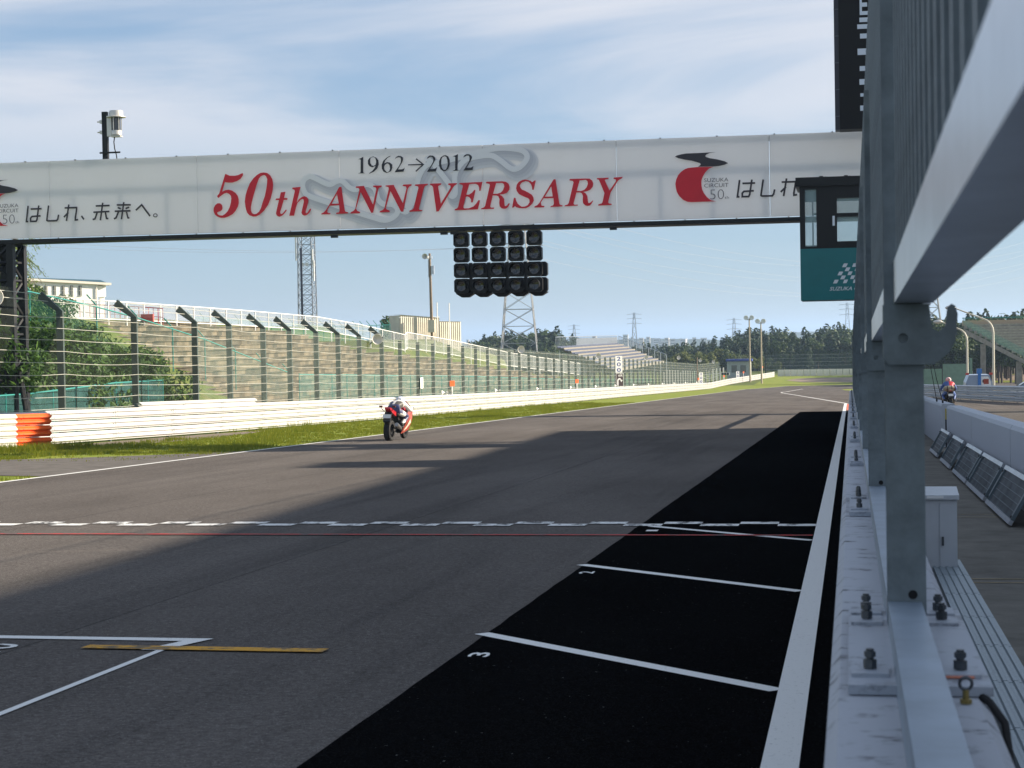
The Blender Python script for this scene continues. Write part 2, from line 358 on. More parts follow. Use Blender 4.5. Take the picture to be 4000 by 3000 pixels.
for pts, w in (([(-9.5, 13.6), (-7.6, 16.2), (-6.6, 17.6), (-6.2, 18.6), (-6.6, 19.4), (-8, 20.2), (-10, 20.6)], .05),
               ([(-4.75, 15.0), (-4.5, 19), (-4.1, 25), (-3.6, 33), (-3.4, 46)], .22), ([(-6.1, 11.4), (-5.5, 17), (-5.2, 24), (-5.3, 36), (-6, 56)], .20),
               ([(-5.0, 22), (-4.2, 27), (-3.8, 32)], .06), ([(-6.8, 30), (-6.4, 40), (-6.6, 55), (-7.5, 80), (-9, 120)], .25), ([(-9.8, 60), (-9.2, 90), (-9, 130)], .3)):
    struct('skid_mark', strip(pts, w, Q-.006 if pts[0][0] < -3 else Q), SKID)
for x in (-5.35, -9.9):
    struct('paving_joint', strip([(x, -8), (x, 120), (x, 280)], .028, .002), netting('tar seam', (.02, .02, .02), .3, .9))
t = MB(); t.add([(x, y, G(y)+.012) for x, y in ((-.22, 94), (-.02, 94), (-.02, 114), (-.22, 114))], [(0, 1, 2, 3)]); struct('orange_kerb_paint', t, ORANGE)
# ------------------------------------------------------------------ pit wall, its fence and the signalling platform
def Z(y, h): return G(y)+h
prof = [(-.066, 0), (-.058, .972), (-.034, 1.0), (.262, 1.0), (.29, .972), (.315, 0)]
def wall_block(y0, y1, prof):
    mb = MB(); k = len(prof); vs = [(x, y, Z(y, h)) for y in (y0, y1) for x, h in prof]
    return mb.add(vs, [(i, (i+1) % k, k+(i+1) % k, k+i) for i in range(k)]+[tuple(range(k)), tuple(range(2*k-1, k-1, -1))])
pw = thing('pit_wall', 'low pale painted concrete wall along the right edge of the track', 'wall', (.1, 45, Z(45, 0)))
for i in range(19):
    wall_block(-3+5.0*i, 1.995+5.0*i, prof).build('wall_block', WALLP, pw, world=True)
struct('signalling_platform', (lambda m: m.add([(x, y, Z(y, h)) for y in (-6, 91.5) for x, h in ((.31, 0), (.31, .15), (2.2, .15), (2.2, 0))], [(0, 1, 5, 4), (1, 2, 6, 5), (2, 3, 7, 6), (3, 2, 1, 0), (4, 5, 6, 7)]))(MB()), M('platform concrete', (.16, .15, .13), .9, var=.25, vs=2.5, bump=.2, bs=40, spec=.2))
fn_ = thing('pit_wall_fence', 'galvanised steel post and bar fence standing on the pit wall', 'fence', (.14, 4, Z(4, 1)))
BASE = 5.05
bars_m = None
for i in range(17):
    yc = BASE+5.25*i; z0 = Z(yc, 1.0)
    p = MB(); p.bx(.09, .19, yc-.05, yc-.042, z0+.02, Z(yc, 3.25)); p.bx(.09, .19, yc+.042, yc+.05, z0+.02, Z(yc, 3.25)); p.bx(.137, .143, yc-.042, yc+.042, z0+.02, Z(yc, 3.25))
    po = p.build('post', GALV, fn_, world=True)
    p = MB(); p.bx(-.014, .295, -.95, .42, .003, .024, sl=-SL); pl = p.build('base_plate', PLATE, po, loc=(0, yc, z0))
    for bx_, by in ((.035, -.78), (.035, .1), (.235, -.78), (.235, .1), (.035, .3), (.235, .3)):
        if i > 9 and by > 0: continue
        b = MB(); zz_ = z0-SL*by; b.bx(bx_-.042, bx_+.042, by-.06, by+.06, .024, .034, m=Matrix.Translation((0, yc, zz_))); b.mat(1)
        b.cyl((bx_, yc+by, zz_+.036), (bx_, yc+by, zz_+.056), .0155, n=6); b.cyl((bx_, yc+by, zz_+.056), (bx_, yc+by, zz_+.08), .009, n=8)
        b.cyl((bx_, yc+by, zz_+.062), (bx_, yc+by, zz_+.074), .0135, n=6)
        b.build('anchor_bolt', [PLATE, BOLT], po)
    if i < 6:
        p = MB(); loop = [(.085, 1.888), (.085, 1.75), (.10, 1.73), (.215, 1.73), (.25, 1.755), (.272, 1.79), (.278, 1.86), (.272, 1.883), (.262, 1.888), (.252, 1.878), (.246, 1.83), (.23, 1.815), (.212, 1.825), (.205, 1.888)]
        hole = [(.137+.013*math.cos(a*R(30)), 1.80+.013*math.sin(a*R(30))) for a in range(12)]
        p.prism([loop, hole], lambda u, v, w: (u, yc-.075+w, Z(yc, v)), .022); p.cyl((.137, yc-.06, Z(yc, 1.80)), (.137, yc-.053, Z(yc, 1.80)), .013); p.build('hook_bracket', GALV, po)
        p = MB(); p.cyl((.155, yc-.0515, Z(yc, 1.12)), (.155, yc-.0505, Z(yc, 1.12)), .0125, n=12); p.build('bolt_hole', BLACK, po)
    y0 = yc+.055; y1 = yc+5.25-.055
    if i == 0:
        for nm, x0, x1, h0, h1, mt in (('bottom_rail', .09, .178, 1.003, 1.10, ZINC), ('middle_rail', .115, .215, 1.89, 2.0, GALVL)):
            b = MB(); b.add([(x, y, Z(y, h)) for y in (.25, yc-.055) for x, h in ((x0, h0), (x1, h0), (x1, h1), (x0, h1))], [(0, 1, 5, 4), (1, 2, 6, 5), (2, 3, 7, 6), (3, 0, 4, 7), (0, 3, 2, 1), (4, 5, 6, 7)]); b.build(nm, mt, fn_, world=True)
    if y1 < 92:
        for nm, x0, x1, h0, h1, mt in (('bottom_rail', .09, .178, 1.003, 1.10, ZINC), ('middle_rail', .115, .215, 1.89, 2.0, GALVL), ('top_rail', .13, .142, 3.692, 3.704, GALV)):
            b = MB(); b.add([(x, y, Z(y, h)) for y in (y0, y1) for x, h in ((x0, h0), (x1, h0), (x1, h1), (x0, h1))], [(0, 1, 5, 4), (1, 2, 6, 5), (2, 3, 7, 6), (3, 0, 4, 7), (0, 3, 2, 1), (4, 5, 6, 7)]); b.build(nm, mt, fn_, world=True)
b = MB(); b.bx(0, .034, -.006, .006, 0, 1.69); b.bx(-.003, 0, -.014, .014, 0, 1.69); bm_ = b.mesh('vertical_bar', GALV)
far = MB(); k = 0; y = .78
while y < 91.5:
    if min(abs(y-BASE-5.25*i) for i in range(17)) > .07:
        if y < 42: inst(bm_, 'vertical_bar', fn_, loc=(.121-.14, y-4, Z(y, 2.002)-Z(4, 1)))
        else: far.bx(.121, .155, y-.006, y+.006, Z(y, 2.002), Z(y, 3.69))
    y += .2
o = far.build('far_bars', GALV, fn_, world=True); o['kind'] = 'stuff'
# small fittings on the wall top
e = thing('eye_bolt', 'small steel eye bolt standing on the pit wall beside the nearest base plate', 'bolt', (.232, 4.02, Z(4.02, 1.0)))
b = MB(); b.lathe([(.013, -.0035), (.0095, 0), (.013, .0035), (.0165, 0), (.013, -.0035)], 18, 'y', (0, 0, .044)); b.build('ring', BOLT, e, smooth=True)
b = MB(); b.cyl((0, 0, .002), (0, 0, .011), .013, n=6); b.cyl((0, 0, .011), (0, 0, .031), .007, n=8); b.build('shank', M('brass nut', (.35, .27, .10), .4, .8), e)
b = MB(); b.tube([(.262, 4.12, Z(4.1, 1.006)), (.285, 4.08, Z(4.1, .995)), (.312, 4.02, Z(4, .96)), (.322, 3.95, Z(4, .85)), (.326, 3.8, Z(4, .7)), (.33, 3.5, Z(3.5, .5)), (.36, 3.3, Z(3.3, .155))], .009, 8)
tag(b.build('rubber_hose', RUBBER, smooth=True), 'black rubber hose hanging over the pit wall edge by the eye bolt', 'hose')
b = MB(); b.add([(x, y, Z(y, h)) for y in (4.2, 4.34) for x, h in ((.20, 1.026), (.262, 1.026), (.262, 1.030), (.20, 1.030))], [(0, 1, 5, 4), (1, 2, 6, 5), (2, 3, 7, 6), (3, 0, 4, 7), (0, 3, 2, 1), (4, 5, 6, 7)])
tag(b.build('orange_tape', M('faded orange tape', (.62, .22, .14), .7, var=.1)), 'strip of faded orange tape across the nearest base plate', 'tape')
# cable tray covers
tr = thing('cable_tray', 'run of ribbed metal cable tray covers on the platform behind the pit wall', 'cable tray', (.72, 9, Z(9, .15)))
TRAY = M('perforated tray steel', (.27, .32, .35), .5, .4, var=.25, vs=90)
for i in range(9):
    y0 = 4.4+i*1.25; b = MB(); y1 = y0+1.235
    pf = [(.62, .152)]+[(.62+.05*k+d, h) for k in range(5) for d, h in ((.004, .185), (.024, .185), (.03, .176), (.046, .176))]+[(.87, .152)]
    kk = len(pf); b.add([(x, y, Z(y, h)) for y in (y0, y1) for x, h in pf], [(j, j+1, kk+j+1, kk+j) for j in range(kk-1)]+[(kk-1, 0, kk, 2*kk-1), tuple(range(kk)), tuple(range(2*kk-1, kk-1, -1))])
    b.build('tray_cover', TRAY, tr, world=True)
# electric cabinet
c = thing('electric_cabinet', 'small grey electric cabinet with sloping lid on the platform', 'cabinet', (.68, 15, Z(15, .15)))
GREYP = M('grey cabinet paint', (.52, .55, .58), .45, var=.06)
b = MB(); b.bx(-.16, .135, 0, .3, 0, .56); b.build('body', GREYP, c)
b = MB(); b.add([(x, y, z) for x in (-.18, .15) for y, z in ((-.03, .565), (-.03, .60), (.33, .64), (.33, .565))], [(0, 1, 2, 3), (7, 6, 5, 4), (0, 4, 5, 1), (1, 5, 6, 2), (2, 6, 7, 3), (3, 7, 4, 0)]); b.build('lid', GREYP, c)
b = MB(); b.bx(.0, .13, -.012, -.002, .02, .53); d = b.build('door', GREYP, c)
b = MB(); b.bx(.012, .03, -.028, -.0125, .2, .27); b.build('handle', BOLT, d)
b = MB(); b.bx(-.1, .03, -.035, -.0305, .575, .595); b.build('label_plate', WHITE, c)
# platform floor lines
for y in (14.1, 14.35, 20.6, 21.0):
    struct('floor_line', (lambda m: m.add([(x, yy_, Z(yy_, .154)) for x, yy_ in ((.75, y), (1.6, y), (1.6, y+.035), (.75, y+.035))], [(0, 1, 2, 3)]))(MB()), M('tan floor line', (.34, .26, .14), .8, var=.3))
# second wall
w2 = thing('pit_lane_wall', 'pale concrete wall between the signalling platform and the pit lane', 'wall', (2.05, 20, Z(20, 0)))
prof2 = [(1.9, .155), (1.9, 1.03), (1.93, 1.08), (2.17, 1.08), (2.2, 1.04), (2.2, .0), (2.15, .0), (2.15, .155)]
W2M = worn('stained pale concrete', (.50, .53, .58), (.22, .23, .25), .30, 1.6, .8, (1, .5, 2.5))
for y0, y1 in ((2, 9.1), (9.13, 16.2), (16.23, 23.2), (23.25, 30.5), (30.53, 38.4), (40.6, 48), (48.03, 56), (56.03, 70)): wall_block(y0, y1, prof2).build('wall_block', W2M, w2, world=True)
mk = thing('striped_wall_end', 'black and yellow striped pad on the end of the pit lane wall', 'wall pad', (1.9, 39, Z(39, .15)))
for k in range(4):
    b = MB(); b.bx(-.02, .28, -.55+.0, -.45, .0+.22*k, .22*k+.218); b.build('stripe', [BLACK, M('yellow pad', (.55, .42, .02), .6)][k % 2], mk)
# grille frames leaning on the second wall
GRM = M('grille steel', (.16, .20, .22), .5, .4, var=.15)
GRD = netting('dark grille plate', (.05, .07, .085), .8)
names = ['nearest', 'second nearest', 'middle', 'second farthest', 'farthest']
fm = None
for i, y in enumerate((19.25, 22.95, 26.55, 30.85, 35.25)):
    ln = 3.3 if i < 3 else 3.0
    ft = thing('steel_grille', '%s of five dark steel grilles leaning against the pit lane wall' % names[i], 'grille', (1.57, y, Z(y, .15)), 0, 'grilles leaning on the pit lane wall')
    def at(u, v, w, ln=ln): return (.235*v/.42+w*.87, u, v+.02-SL*u-w*.45)
    for nm, u0, u1, v0, v1 in (('bottom_bar', 0, ln, 0, .045), ('top_bar', 0, ln, .40, .445), ('end_bar', 0, .12, .045, .40), ('end_bar', ln-.12, ln, .045, .40)):
        b = MB(); b.add([at(u, v, w) for u in (u0, u1) for v in (v0, v1) for w in (-.03, .01)], [(0, 1, 3, 2), (4, 6, 7, 5), (0, 4, 5, 1), (2, 3, 7, 6), (0, 2, 6, 4), (1, 5, 7, 3)])
        pb = b.build(nm, GALVL if nm != 'end_bar' else GRM, ft)
        if nm == 'end_bar':
            b = MB()
            for v in (.07, .375): b.cyl(at((u0+u1)/2, v, -.031), at((u0+u1)/2, v, -.04), .014)
            b.build('rivet', BLACK, pb)
    b = MB(); b.quad(at(.12, .045, -.005), at(ln-.12, .045, -.005), at(ln-.12, .40, -.005), at(.12, .40, -.005)); b.build('perforated_sheet', GRD, ft)
    for k in range(1, 5):
        b = MB(); v = .045+.355*k/5; b.tube([at(.12, v, -.008), at(ln-.12, v, -.008)], .004, 5); b.build('slat', GRM, ft)
for x0, y0, tip, lb in ((1.98, 41.6, (1.78, 42.4), 'taller thin black whip aerial on the pit lane wall, right of the pair'), (1.96, 44, (1.8, 44.6), 'thin black whip aerial on the pit lane wall, left of the pair')):
    b = MB(); b.cyl((x0, y0, Z(y0, 1.082)), (x0, y0, Z(y0, 1.14)), .02); b.tube([(x0, y0, Z(y0, 1.1)), (tip[0]+.08, (y0+tip[1])/2, Z(y0, 1.65)), (tip[0], tip[1], Z(y0, 2.2))], [.009, .008, .005], 6)
    tag(b.build('whip_aerial', DARKM), lb, 'aerial', 'whip aerials on the pit lane wall')
# pit building out of frame on the right: its shade lies over the near track
pb = thing('pit_building', 'long pale pit garage building to the right, outside the picture', 'building', (22, 20, Z(20, 0)))
b = MB(); b.bx(17, 34, -8, 69.5, -3, 9.6); b.build('wall', CONC, pb, world=True)
b = MB(); b.bx(16.6, 34.4, -8.4, 69.9, 9.602, 9.9); b.build('roof', CONC, pb, world=True)
b = MB(); b.bx(17, 24, 45.6, 48.2, 9.903, 11.3); b.build('roof_shade_box', CONC, pb, world=True)  # unseen box added on the roof to cast the short tapering track shadow
pg = thing('unseen_shadow_frame', 'added unseen shadow frame right of the pit lane, outside the picture', 'shadow frame', (17, 97, Z(97, 0)))  # made-up frame, added out of view to throw a shadow band across the track
for x in (51, 59):
    b = MB(); b.bx(x-.3, x+.3, 98.7, 99.3, Z(99, 0), 13.4); b.build('post', DARKM, pg, world=True)
b = MB(); b.bx(17, 60, 98.85, 99.15, 13.402, 16.2); b.build('shade_panel', WHITE, pg, world=True)

# ------------------------------------------------------------------ start gantry over the track
GY = 53.5; GX0, GX1 = -27.2, 2.6; PZ0, PZ1 = 4.98, 7.32
PANEL = M('white banner vinyl', (.88, .88, .89), .55, var=.025, vs=.8, bump=.5, bs=1.1, stretch=(1, 1, .3))
def glow(m, col, w):                                # thin vinyl lets some light through from behind
    t = m.node_tree; tr = t.nodes.new('ShaderNodeBsdfTranslucent'); tr.inputs[0].default_value = (*col, 1); ms = t.nodes.new('ShaderNodeMixShader'); ms.inputs[0].default_value = w
    t.links.new(t.nodes['Principled BSDF'].outputs[0], ms.inputs[1]); t.links.new(tr.outputs[0], ms.inputs[2]); t.links.new(ms.outputs[0], t.nodes['Material Output'].inputs[0])
glow(PANEL, (.84, .86, .89), .33)
gt = thing('start_gantry', 'white banner bridge across the track reading 50th ANNIVERSARY', 'gantry', (-25.6, GY, Z(GY, 0)))
seams = [GX0, -24.1, -19.35, -14.9, -10.55, -6.6, -2.2, GX1]
for a, b_ in zip(seams[:-1], seams[1:]):
    b = MB(); nx = 8; vs = []
    for i in range(nx+1):
        x = a+.008+(b_-a-.016)*i/nx; d = rnd.uniform(-.012, .004) if 0 < i < nx else 0
        vs += [(x, GY+d, PZ0), (x, GY+d+rnd.uniform(-.008, .008), (PZ0+PZ1)/2), (x, GY+d, PZ1), (x, GY+.06, PZ0), (x, GY+.06, PZ1)]
    fs = []
    for i in range(nx): o = 5*i; fs += [(o, o+5, o+6, o+1), (o+1, o+6, o+7, o+2), (o+3, o+4, o+9, o+8), (o+2, o+7, o+9, o+4), (o, o+3, o+8, o+5)]
    fs += [(0, 1, 2, 4, 3), (5*nx+3, 5*nx+4, 5*nx+2, 5*nx+1, 5*nx)]
    b.add(vs, [tuple(f) for f in fs]); b.build('banner_panel', PANEL, gt, world=True)
b = MB(); b.bx(GX0, GX1, GY-.02, GY+.9, PZ0-.15, PZ0-.03); b.build('bottom_beam', DARKM, gt, world=True)
b = MB(); b.bx(GX0, GX1, GY+.75, GY+.85, PZ1-.1, PZ1-.02); b.bx(GX0, GX1, GY+.07, GY+.15, PZ1-.09, PZ1-.02)
for i in range(20):
    x = GX0+i*1.5; b.cyl((x, GY+.8, PZ0-.04), (x, GY+.8, PZ1-.1), .02, n=5)
b.build('rear_truss', DARKM, gt, world=True)
for x in [GX0+.7+1.63*i for i in range(18)]:
    b = MB(); b.bx(x-.02, x+.02, GY-.035, GY+.03, PZ1-.005, PZ1+.025); b.build('banner_clip', BOLT, gt, world=True)
for x in (-15.1, -11.75, -11.45, -6.72):
    b = MB(); b.bx(x-.10, x+.10, GY-.03, GY+.1, PZ0-.25, PZ0-.161); b.build('bracket', DARKM, gt, world=True)
# truss legs
def truss_leg(x0, x1, y0, y1, z0, z1, r, n):
    b = MB(); cs = [(x0, y0), (x1, y0), (x1, y1), (x0, y1)]
    for x, y in cs: b.bx(x-r, x+r, y-r, y+r, z0, z1)
    for k in range(n):
        za = z0+(z1-z0)*k/n; zb = z0+(z1-z0)*(k+1)/n
        for i in range(4):
            p, q = cs[i], cs[(i+1) % 4]
            if k % 2: p, q = q, p
            b.cyl((*p, za), (*q, zb), r*.5, n=5); b.cyl((*cs[i], zb), (*cs[(i+1) % 4], zb), r*.45, n=5)
    return b
truss_leg(-26.05, -25.45, GY+.05, GY+.85, Z(GY, 0), PZ0-.165, .105, 11).build('truss_leg', DARKM, gt, world=True)
b = MB(); b.cyl((-25.3, GY+.1, Z(GY, 2.35)), (-24.95, GY+.1, Z(GY, 0)), .09, n=6); b.build('leg_strut', DARKM, gt, world=True)
truss_leg(.72, 1.3, GY+.05, GY+.85, Z(GY, 0), PZ0-.165, .07, 7).build('truss_leg', DARKM, gt, world=True)
# lettering printed on the banner
RED = M('red print', (.70, .010, .03), .55, var=.06, vs=2); INK = M('dark print', (.018, .018, .03), .55); DINK = M('brown black print', (.035, .03, .04), .55)
MAPW = M('map print white', (.90, .90, .91), .55); MAPS = [M('map print grey %d' % i, (.86-.085*i, .865-.085*i, .88-.075*i), .55) for i in (1, 2, 3)]; GREYI = M('grey print', (.055, .055, .08), .55)
PM = {'r': RED, 'k': INK, 'd': DINK, 'w': MAPW}
GLYPHS=[
('letter','r',[[(-643,174),(-630,168),(-614,167),(-602,169),(-591,174),(-587,173),(-588,167),(-596,157),(-607,151),(-621,147),(-633,147),(-645,149),(-654,121),(-644,125),(-634,126),(-623,123),(-613,116),(-606,107),(-603,97),(-603,85),(-606,74),(-613,62),(-623,52),(-635,46),(-648,42),(-660,42),(-671,46),(-679,53),(-683,63),(-682,73),(-677,81),(-670,86),(-662,86),(-656,81),(-654,72),(-656,66),(-662,62),(-669,60),(-672,58),(-670,53),(-664,50),(-655,49),(-646,54),(-638,62),(-632,73),(-628,86),(-626,99),(-627,107),(-632,113),(-640,117),(-648,115),(-656,110),(-662,106),(-666,102),(-670,105),(-670,109),(-664,115),(-645,169)]]),
('letter','r',[[(-523,174),(-512,172),(-503,165),(-496,153),(-494,137),(-496,119),(-502,97),(-511,77),(-524,60),(-538,48),(-550,43),(-559,43),(-570,47),(-578,56),(-582,72),(-584,89),(-581,108),(-575,125),(-567,143),(-556,157),(-544,167),(-533,173)],[(-524,166),(-532,163),(-538,156),(-543,145),(-549,128),(-556,106),(-562,86),(-565,71),(-565,61),(-562,54),(-556,50),(-548,51),(-540,57),(-534,67),(-528,85),(-521,103),(-516,124),(-513,141),(-512,154),(-516,163),(-520,166)]]),
('letter','r',[[(-471,113),(-456,114),(-461,96),(-450,95),(-451,90),(-462,90),(-474,54),(-473,50),(-471,48),(-466,50),(-456,61),(-453,59),(-459,51),(-468,43),(-477,40),(-484,43),(-487,49),(-486,56),(-477,90),(-488,90),(-486,95),(-475,95)]]),
('letter','r',[[(-434,126),(-409,127),(-422,81),(-414,91),(-406,97),(-397,99),(-390,96),(-386,90),(-386,82),(-395,52),(-394,49),(-391,48),(-387,53),(-381,62),(-377,60),(-383,49),(-391,43),(-398,41),(-405,44),(-408,50),(-406,58),(-400,82),(-400,88),(-403,91),(-409,89),(-419,80),(-424,68),(-431,42),(-446,42),(-427,115),(-428,119),(-435,122)]]),
('letter','r',[[(-290,123),(-283,123),(-274,54),(-272,49),(-264,47),(-264,44),(-301,43),(-300,47),(-292,48),(-290,53),(-291,69),(-320,68),(-327,57),(-328,51),(-326,47),(-318,46),(-319,43),(-347,43),(-346,46),(-338,50),(-331,57),(-300,105)],[(-297,103),(-314,74),(-292,74)]]),
('letter','r',[[(-238,123),(-214,124),(-187,68),(-176,113),(-178,118),(-186,120),(-185,124),(-159,123),(-160,119),(-167,117),(-170,113),(-187,44),(-193,43),(-224,106),(-239,57),(-236,51),(-227,47),(-228,43),(-257,43),(-256,47),(-247,51),(-242,56),(-228,113),(-230,118),(-239,119)]]),
('letter','r',[[(-148,123),(-123,124),(-96,69),(-84,113),(-86,118),(-96,120),(-94,124),(-68,124),(-69,120),(-76,117),(-80,111),(-95,44),(-102,44),(-133,106),(-148,57),(-146,52),(-136,48),(-137,44),(-168,44),(-166,48),(-157,51),(-152,57),(-138,113),(-139,118),(-148,120)]]),
('letter','r',[[(-58,123),(-19,124),(-20,120),(-28,118),(-31,112),(-46,57),(-48,51),(-46,48),(-37,47),(-38,44),(-77,43),(-76,47),(-67,49),(-63,55),(-48,112),(-49,117),(-59,120)]]),
('letter','r',[[(-12,124),(22,124),(21,120),(13,117),(12,113),(19,64),(49,110),(49,116),(42,119),(43,123),(69,123),(68,120),(60,115),(55,108),(12,42),(5,41),(-4,114),(-7,118),(-13,120)]]),
('letter','r',[[(76,123),(145,124),(139,98),(135,98),(135,107),(132,115),(125,119),(109,119),(105,117),(96,88),(104,88),(113,93),(120,101),(124,101),(115,65),(110,65),(110,74),(105,80),(99,83),(94,82),(87,54),(87,50),(90,48),(103,48),(117,53),(126,62),(132,71),(137,70),(130,44),(60,43),(61,47),(68,49),(71,54),(86,113),(85,117),(76,120)]]),
('letter','r',[[(157,124),(189,124),(204,124),(215,122),(223,116),(226,107),(225,99),(218,90),(207,86),(196,85),(203,81),(209,72),(210,53),(212,51),(217,53),(222,59),(226,58),(220,48),(214,44),(208,43),(201,45),(195,51),(194,61),(195,72),(192,80),(186,83),(175,83),(167,52),(168,49),(170,48),(179,48),(178,44),(139,44),(140,47),(148,49),(152,54),(167,113),(166,117),(155,120)],[(186,119),(176,88),(189,88),(199,91),(206,98),(210,108),(209,115),(204,119)]]),
('letter','r',[[(304,123),(297,96),(293,96),(292,105),(289,113),(283,120),(273,122),(264,119),(260,116),(256,109),(259,102),(262,98),(271,94),(282,88),(291,82),(296,74),(297,65),(293,56),(284,48),(274,43),(264,43),(253,44),(244,47),(241,50),(236,46),(232,46),(238,75),(243,74),(244,67),(249,57),(257,50),(261,48),(270,48),(279,52),(284,60),(284,67),(280,72),(270,76),(262,80),(253,85),(247,94),(245,102),(247,112),(253,120),(262,125),(271,127),(281,125),(289,122),(293,118),(300,123)]]),
('letter','r',[[(356,124),(362,125),(372,55),(374,50),(382,48),(381,45),(345,44),(347,47),(354,49),(356,54),(355,70),(326,70),(318,59),(318,54),(320,49),(328,48),(327,44),(298,44),(299,48),(307,51),(313,57),(347,110)],[(349,104),(330,75),(353,75)]]),
('letter','r',[[(404,124),(436,124),(451,124),(462,123),(470,117),(473,108),(471,99),(464,91),(454,87),(443,85),(450,81),(455,73),(457,54),(459,52),(464,54),(469,59),(472,59),(466,49),(461,45),(455,44),(448,46),(442,52),(441,62),(442,73),(439,81),(433,84),(423,84),(414,53),(415,50),(418,49),(427,49),(426,46),(387,45),(388,48),(396,50),(400,55),(415,114),(413,118),(403,120)],[(433,119),(424,89),(436,88),(446,91),(453,98),(457,108),(456,116),(451,120)]]),
('letter','r',[[(484,124),(518,124),(517,120),(508,119),(507,116),(520,87),(539,113),(539,118),(532,120),(533,124),(559,125),(557,121),(550,118),(545,114),(523,81),(515,53),(517,50),(526,48),(525,45),(486,44),(487,48),(496,50),(499,54),(505,80),(491,115),(489,119),(483,121)]]),
('digit','k',[[(-230,203),(-220,207),(-214,210),(-215,165),(-213,162),(-208,161),(-230,161),(-229,162),(-224,163),(-223,167),(-222,201),(-224,203)]]),
('digit','k',[[(-184,210),(-174,206),(-168,198),(-167,186),(-172,174),(-182,165),(-197,159),(-197,161),(-186,168),(-179,177),(-177,182),(-187,178),(-195,181),(-200,188),(-200,199),(-195,206)],[(-185,208),(-191,206),(-193,200),(-193,192),(-189,184),(-183,182),(-177,185),(-175,193),(-176,202),(-180,207)]]),
('digit','k',[[(-128,210),(-140,204),(-147,197),(-150,188),(-142,192),(-133,190),(-126,184),(-126,174),(-130,165),(-138,161),(-144,160),(-153,164),(-158,173),(-158,185),(-153,196),(-144,204),(-135,209)],[(-142,188),(-148,184),(-151,178),(-150,170),(-144,163),(-139,162),(-135,166),(-133,172),(-134,182),(-138,187)]]),
('digit','k',[[(-118,199),(-115,205),(-108,209),(-99,208),(-93,204),(-93,197),(-96,189),(-109,169),(-97,169),(-91,171),(-88,174),(-92,162),(-119,161),(-118,163),(-105,180),(-100,190),(-99,198),(-101,204),(-107,205),(-114,203)]]),
('arrow','k',[[(-78,183),(-37,183),(-55,197),(-52,200),(-29,181),(-54,160),(-56,163),(-37,179),(-78,180)]]),
('digit','k',[[(-21,197),(-18,203),(-11,207),(-2,206),(4,201),(5,195),(1,187),(-12,167),(1,167),(6,169),(10,172),(6,160),(-21,159),(-20,161),(-8,178),(-2,188),(-1,196),(-4,202),(-10,203),(-16,200)]]),
('digit','k',[[(36,206),(44,202),(48,192),(48,178),(43,166),(35,160),(28,160),(20,165),(16,176),(16,189),(21,200),(29,205)],[(33,203),(27,201),(23,194),(22,182),(24,170),(29,163),(35,163),(40,170),(42,180),(41,192),(38,201)]]),
('digit','k',[[(57,202),(67,205),(73,208),(71,163),(73,161),(79,160),(57,159),(58,160),(63,162),(64,165),(65,199),(63,201)]]),
('digit','k',[[(89,197),(92,203),(99,207),(108,206),(114,201),(115,195),(111,187),(98,167),(111,167),(116,169),(119,172),(116,160),(89,159),(90,161),(102,178),(107,188),(108,196),(106,202),(100,203),(94,200)]]),
('logo_swoosh','d',[[(831,187),(811,185),(801,181),(798,177),(800,174),(811,170),(832,166),(853,160),(863,154),(853,150),(837,147),(821,146),(777,147),(782,150),(785,154),(782,157),(774,160),(758,165),(737,169),(721,173),(711,178),(716,181),(729,184),(743,186),(780,186)]]),
('logo_disc','r',[[(758,145),(777,146),(821,145),(809,141),(798,131),(790,118),(786,106),(786,93),(788,81),(793,70),(801,59),(812,50),(828,46),(756,46),(746,47),(733,53),(722,64),(715,76),(712,89),(711,100),(714,113),(719,124),(728,134),(739,141),(748,144)]]),]
STROKES=[
('circuit_map','w',[[(-384,157),(-398,148),(-403,131),(-397,111),(-382,99),(-328,79),(-260,54),(-192,31),(-155,21),(-131,26),(-114,41),(-115,56),(-127,66),(-137,68),(-157,69),(-172,84),(-178,108),(-187,121),(-204,128),(-221,124),(-238,114),(-258,120),(-278,139),(-295,141),(-316,132),(-333,136),(-360,150),(-378,158),(-384,157)],[(-137,68),(-110,71),(-86,62),(-76,67)],[(-26,203),(-6,186),(10,167),(36,133),(46,117),(47,91),(56,85),(63,97),(62,142),(71,165),(91,187),(114,196),(168,201),(197,187),(224,165),(242,158),(263,168),(279,190),(271,208),(244,217),(198,221),(148,214),(81,199),(14,185),(-23,178),(-44,149),(-58,107),(-69,68),(-86,44),(-103,49)]]),
('kana_ha','d',[[(-1279,97),(-1286,49),(-1280,49)],[(-1271,87),(-1235,87)],[(-1244,97),(-1251,54),(-1254,49),(-1272,49),(-1272,59),(-1267,64),(-1239,65)]]),
('kana_shi','d',[[(-1212,96),(-1219,51),(-1215,49),(-1187,49),(-1183,54),(-1180,67)]]),
('kana_re','d',[[(-1146,97),(-1155,47)],[(-1160,87),(-1121,87),(-1121,81),(-1126,55),(-1126,49),(-1117,50)],[(-1163,59),(-1148,73)]]),
('comma','d',[[(-1106,61),(-1098,50)]]),
('kanji_mi','d',[[(-1036,99),(-1045,46)],[(-1059,90),(-1014,90)],[(-1067,71),(-1015,72)],[(-1055,69),(-1062,51),(-1070,49)],[(-1028,69),(-1025,51),(-1019,50)]]),
('kanji_rai','d',[[(-968,99),(-977,47)],[(-991,91),(-946,90)],[(-998,72),(-947,72)],[(-988,83),(-978,79)],[(-951,83),(-963,79)],[(-986,70),(-994,52),(-1001,49)],[(-960,69),(-956,51),(-951,50)]]),
('kana_he','d',[[(-930,73),(-911,89),(-885,54)]]),
('full_stop','d',[[(-868,61),(-864,59),(-862,56),(-864,52),(-868,51),(-873,53),(-874,56),(-872,59),(-868,61)]]),]

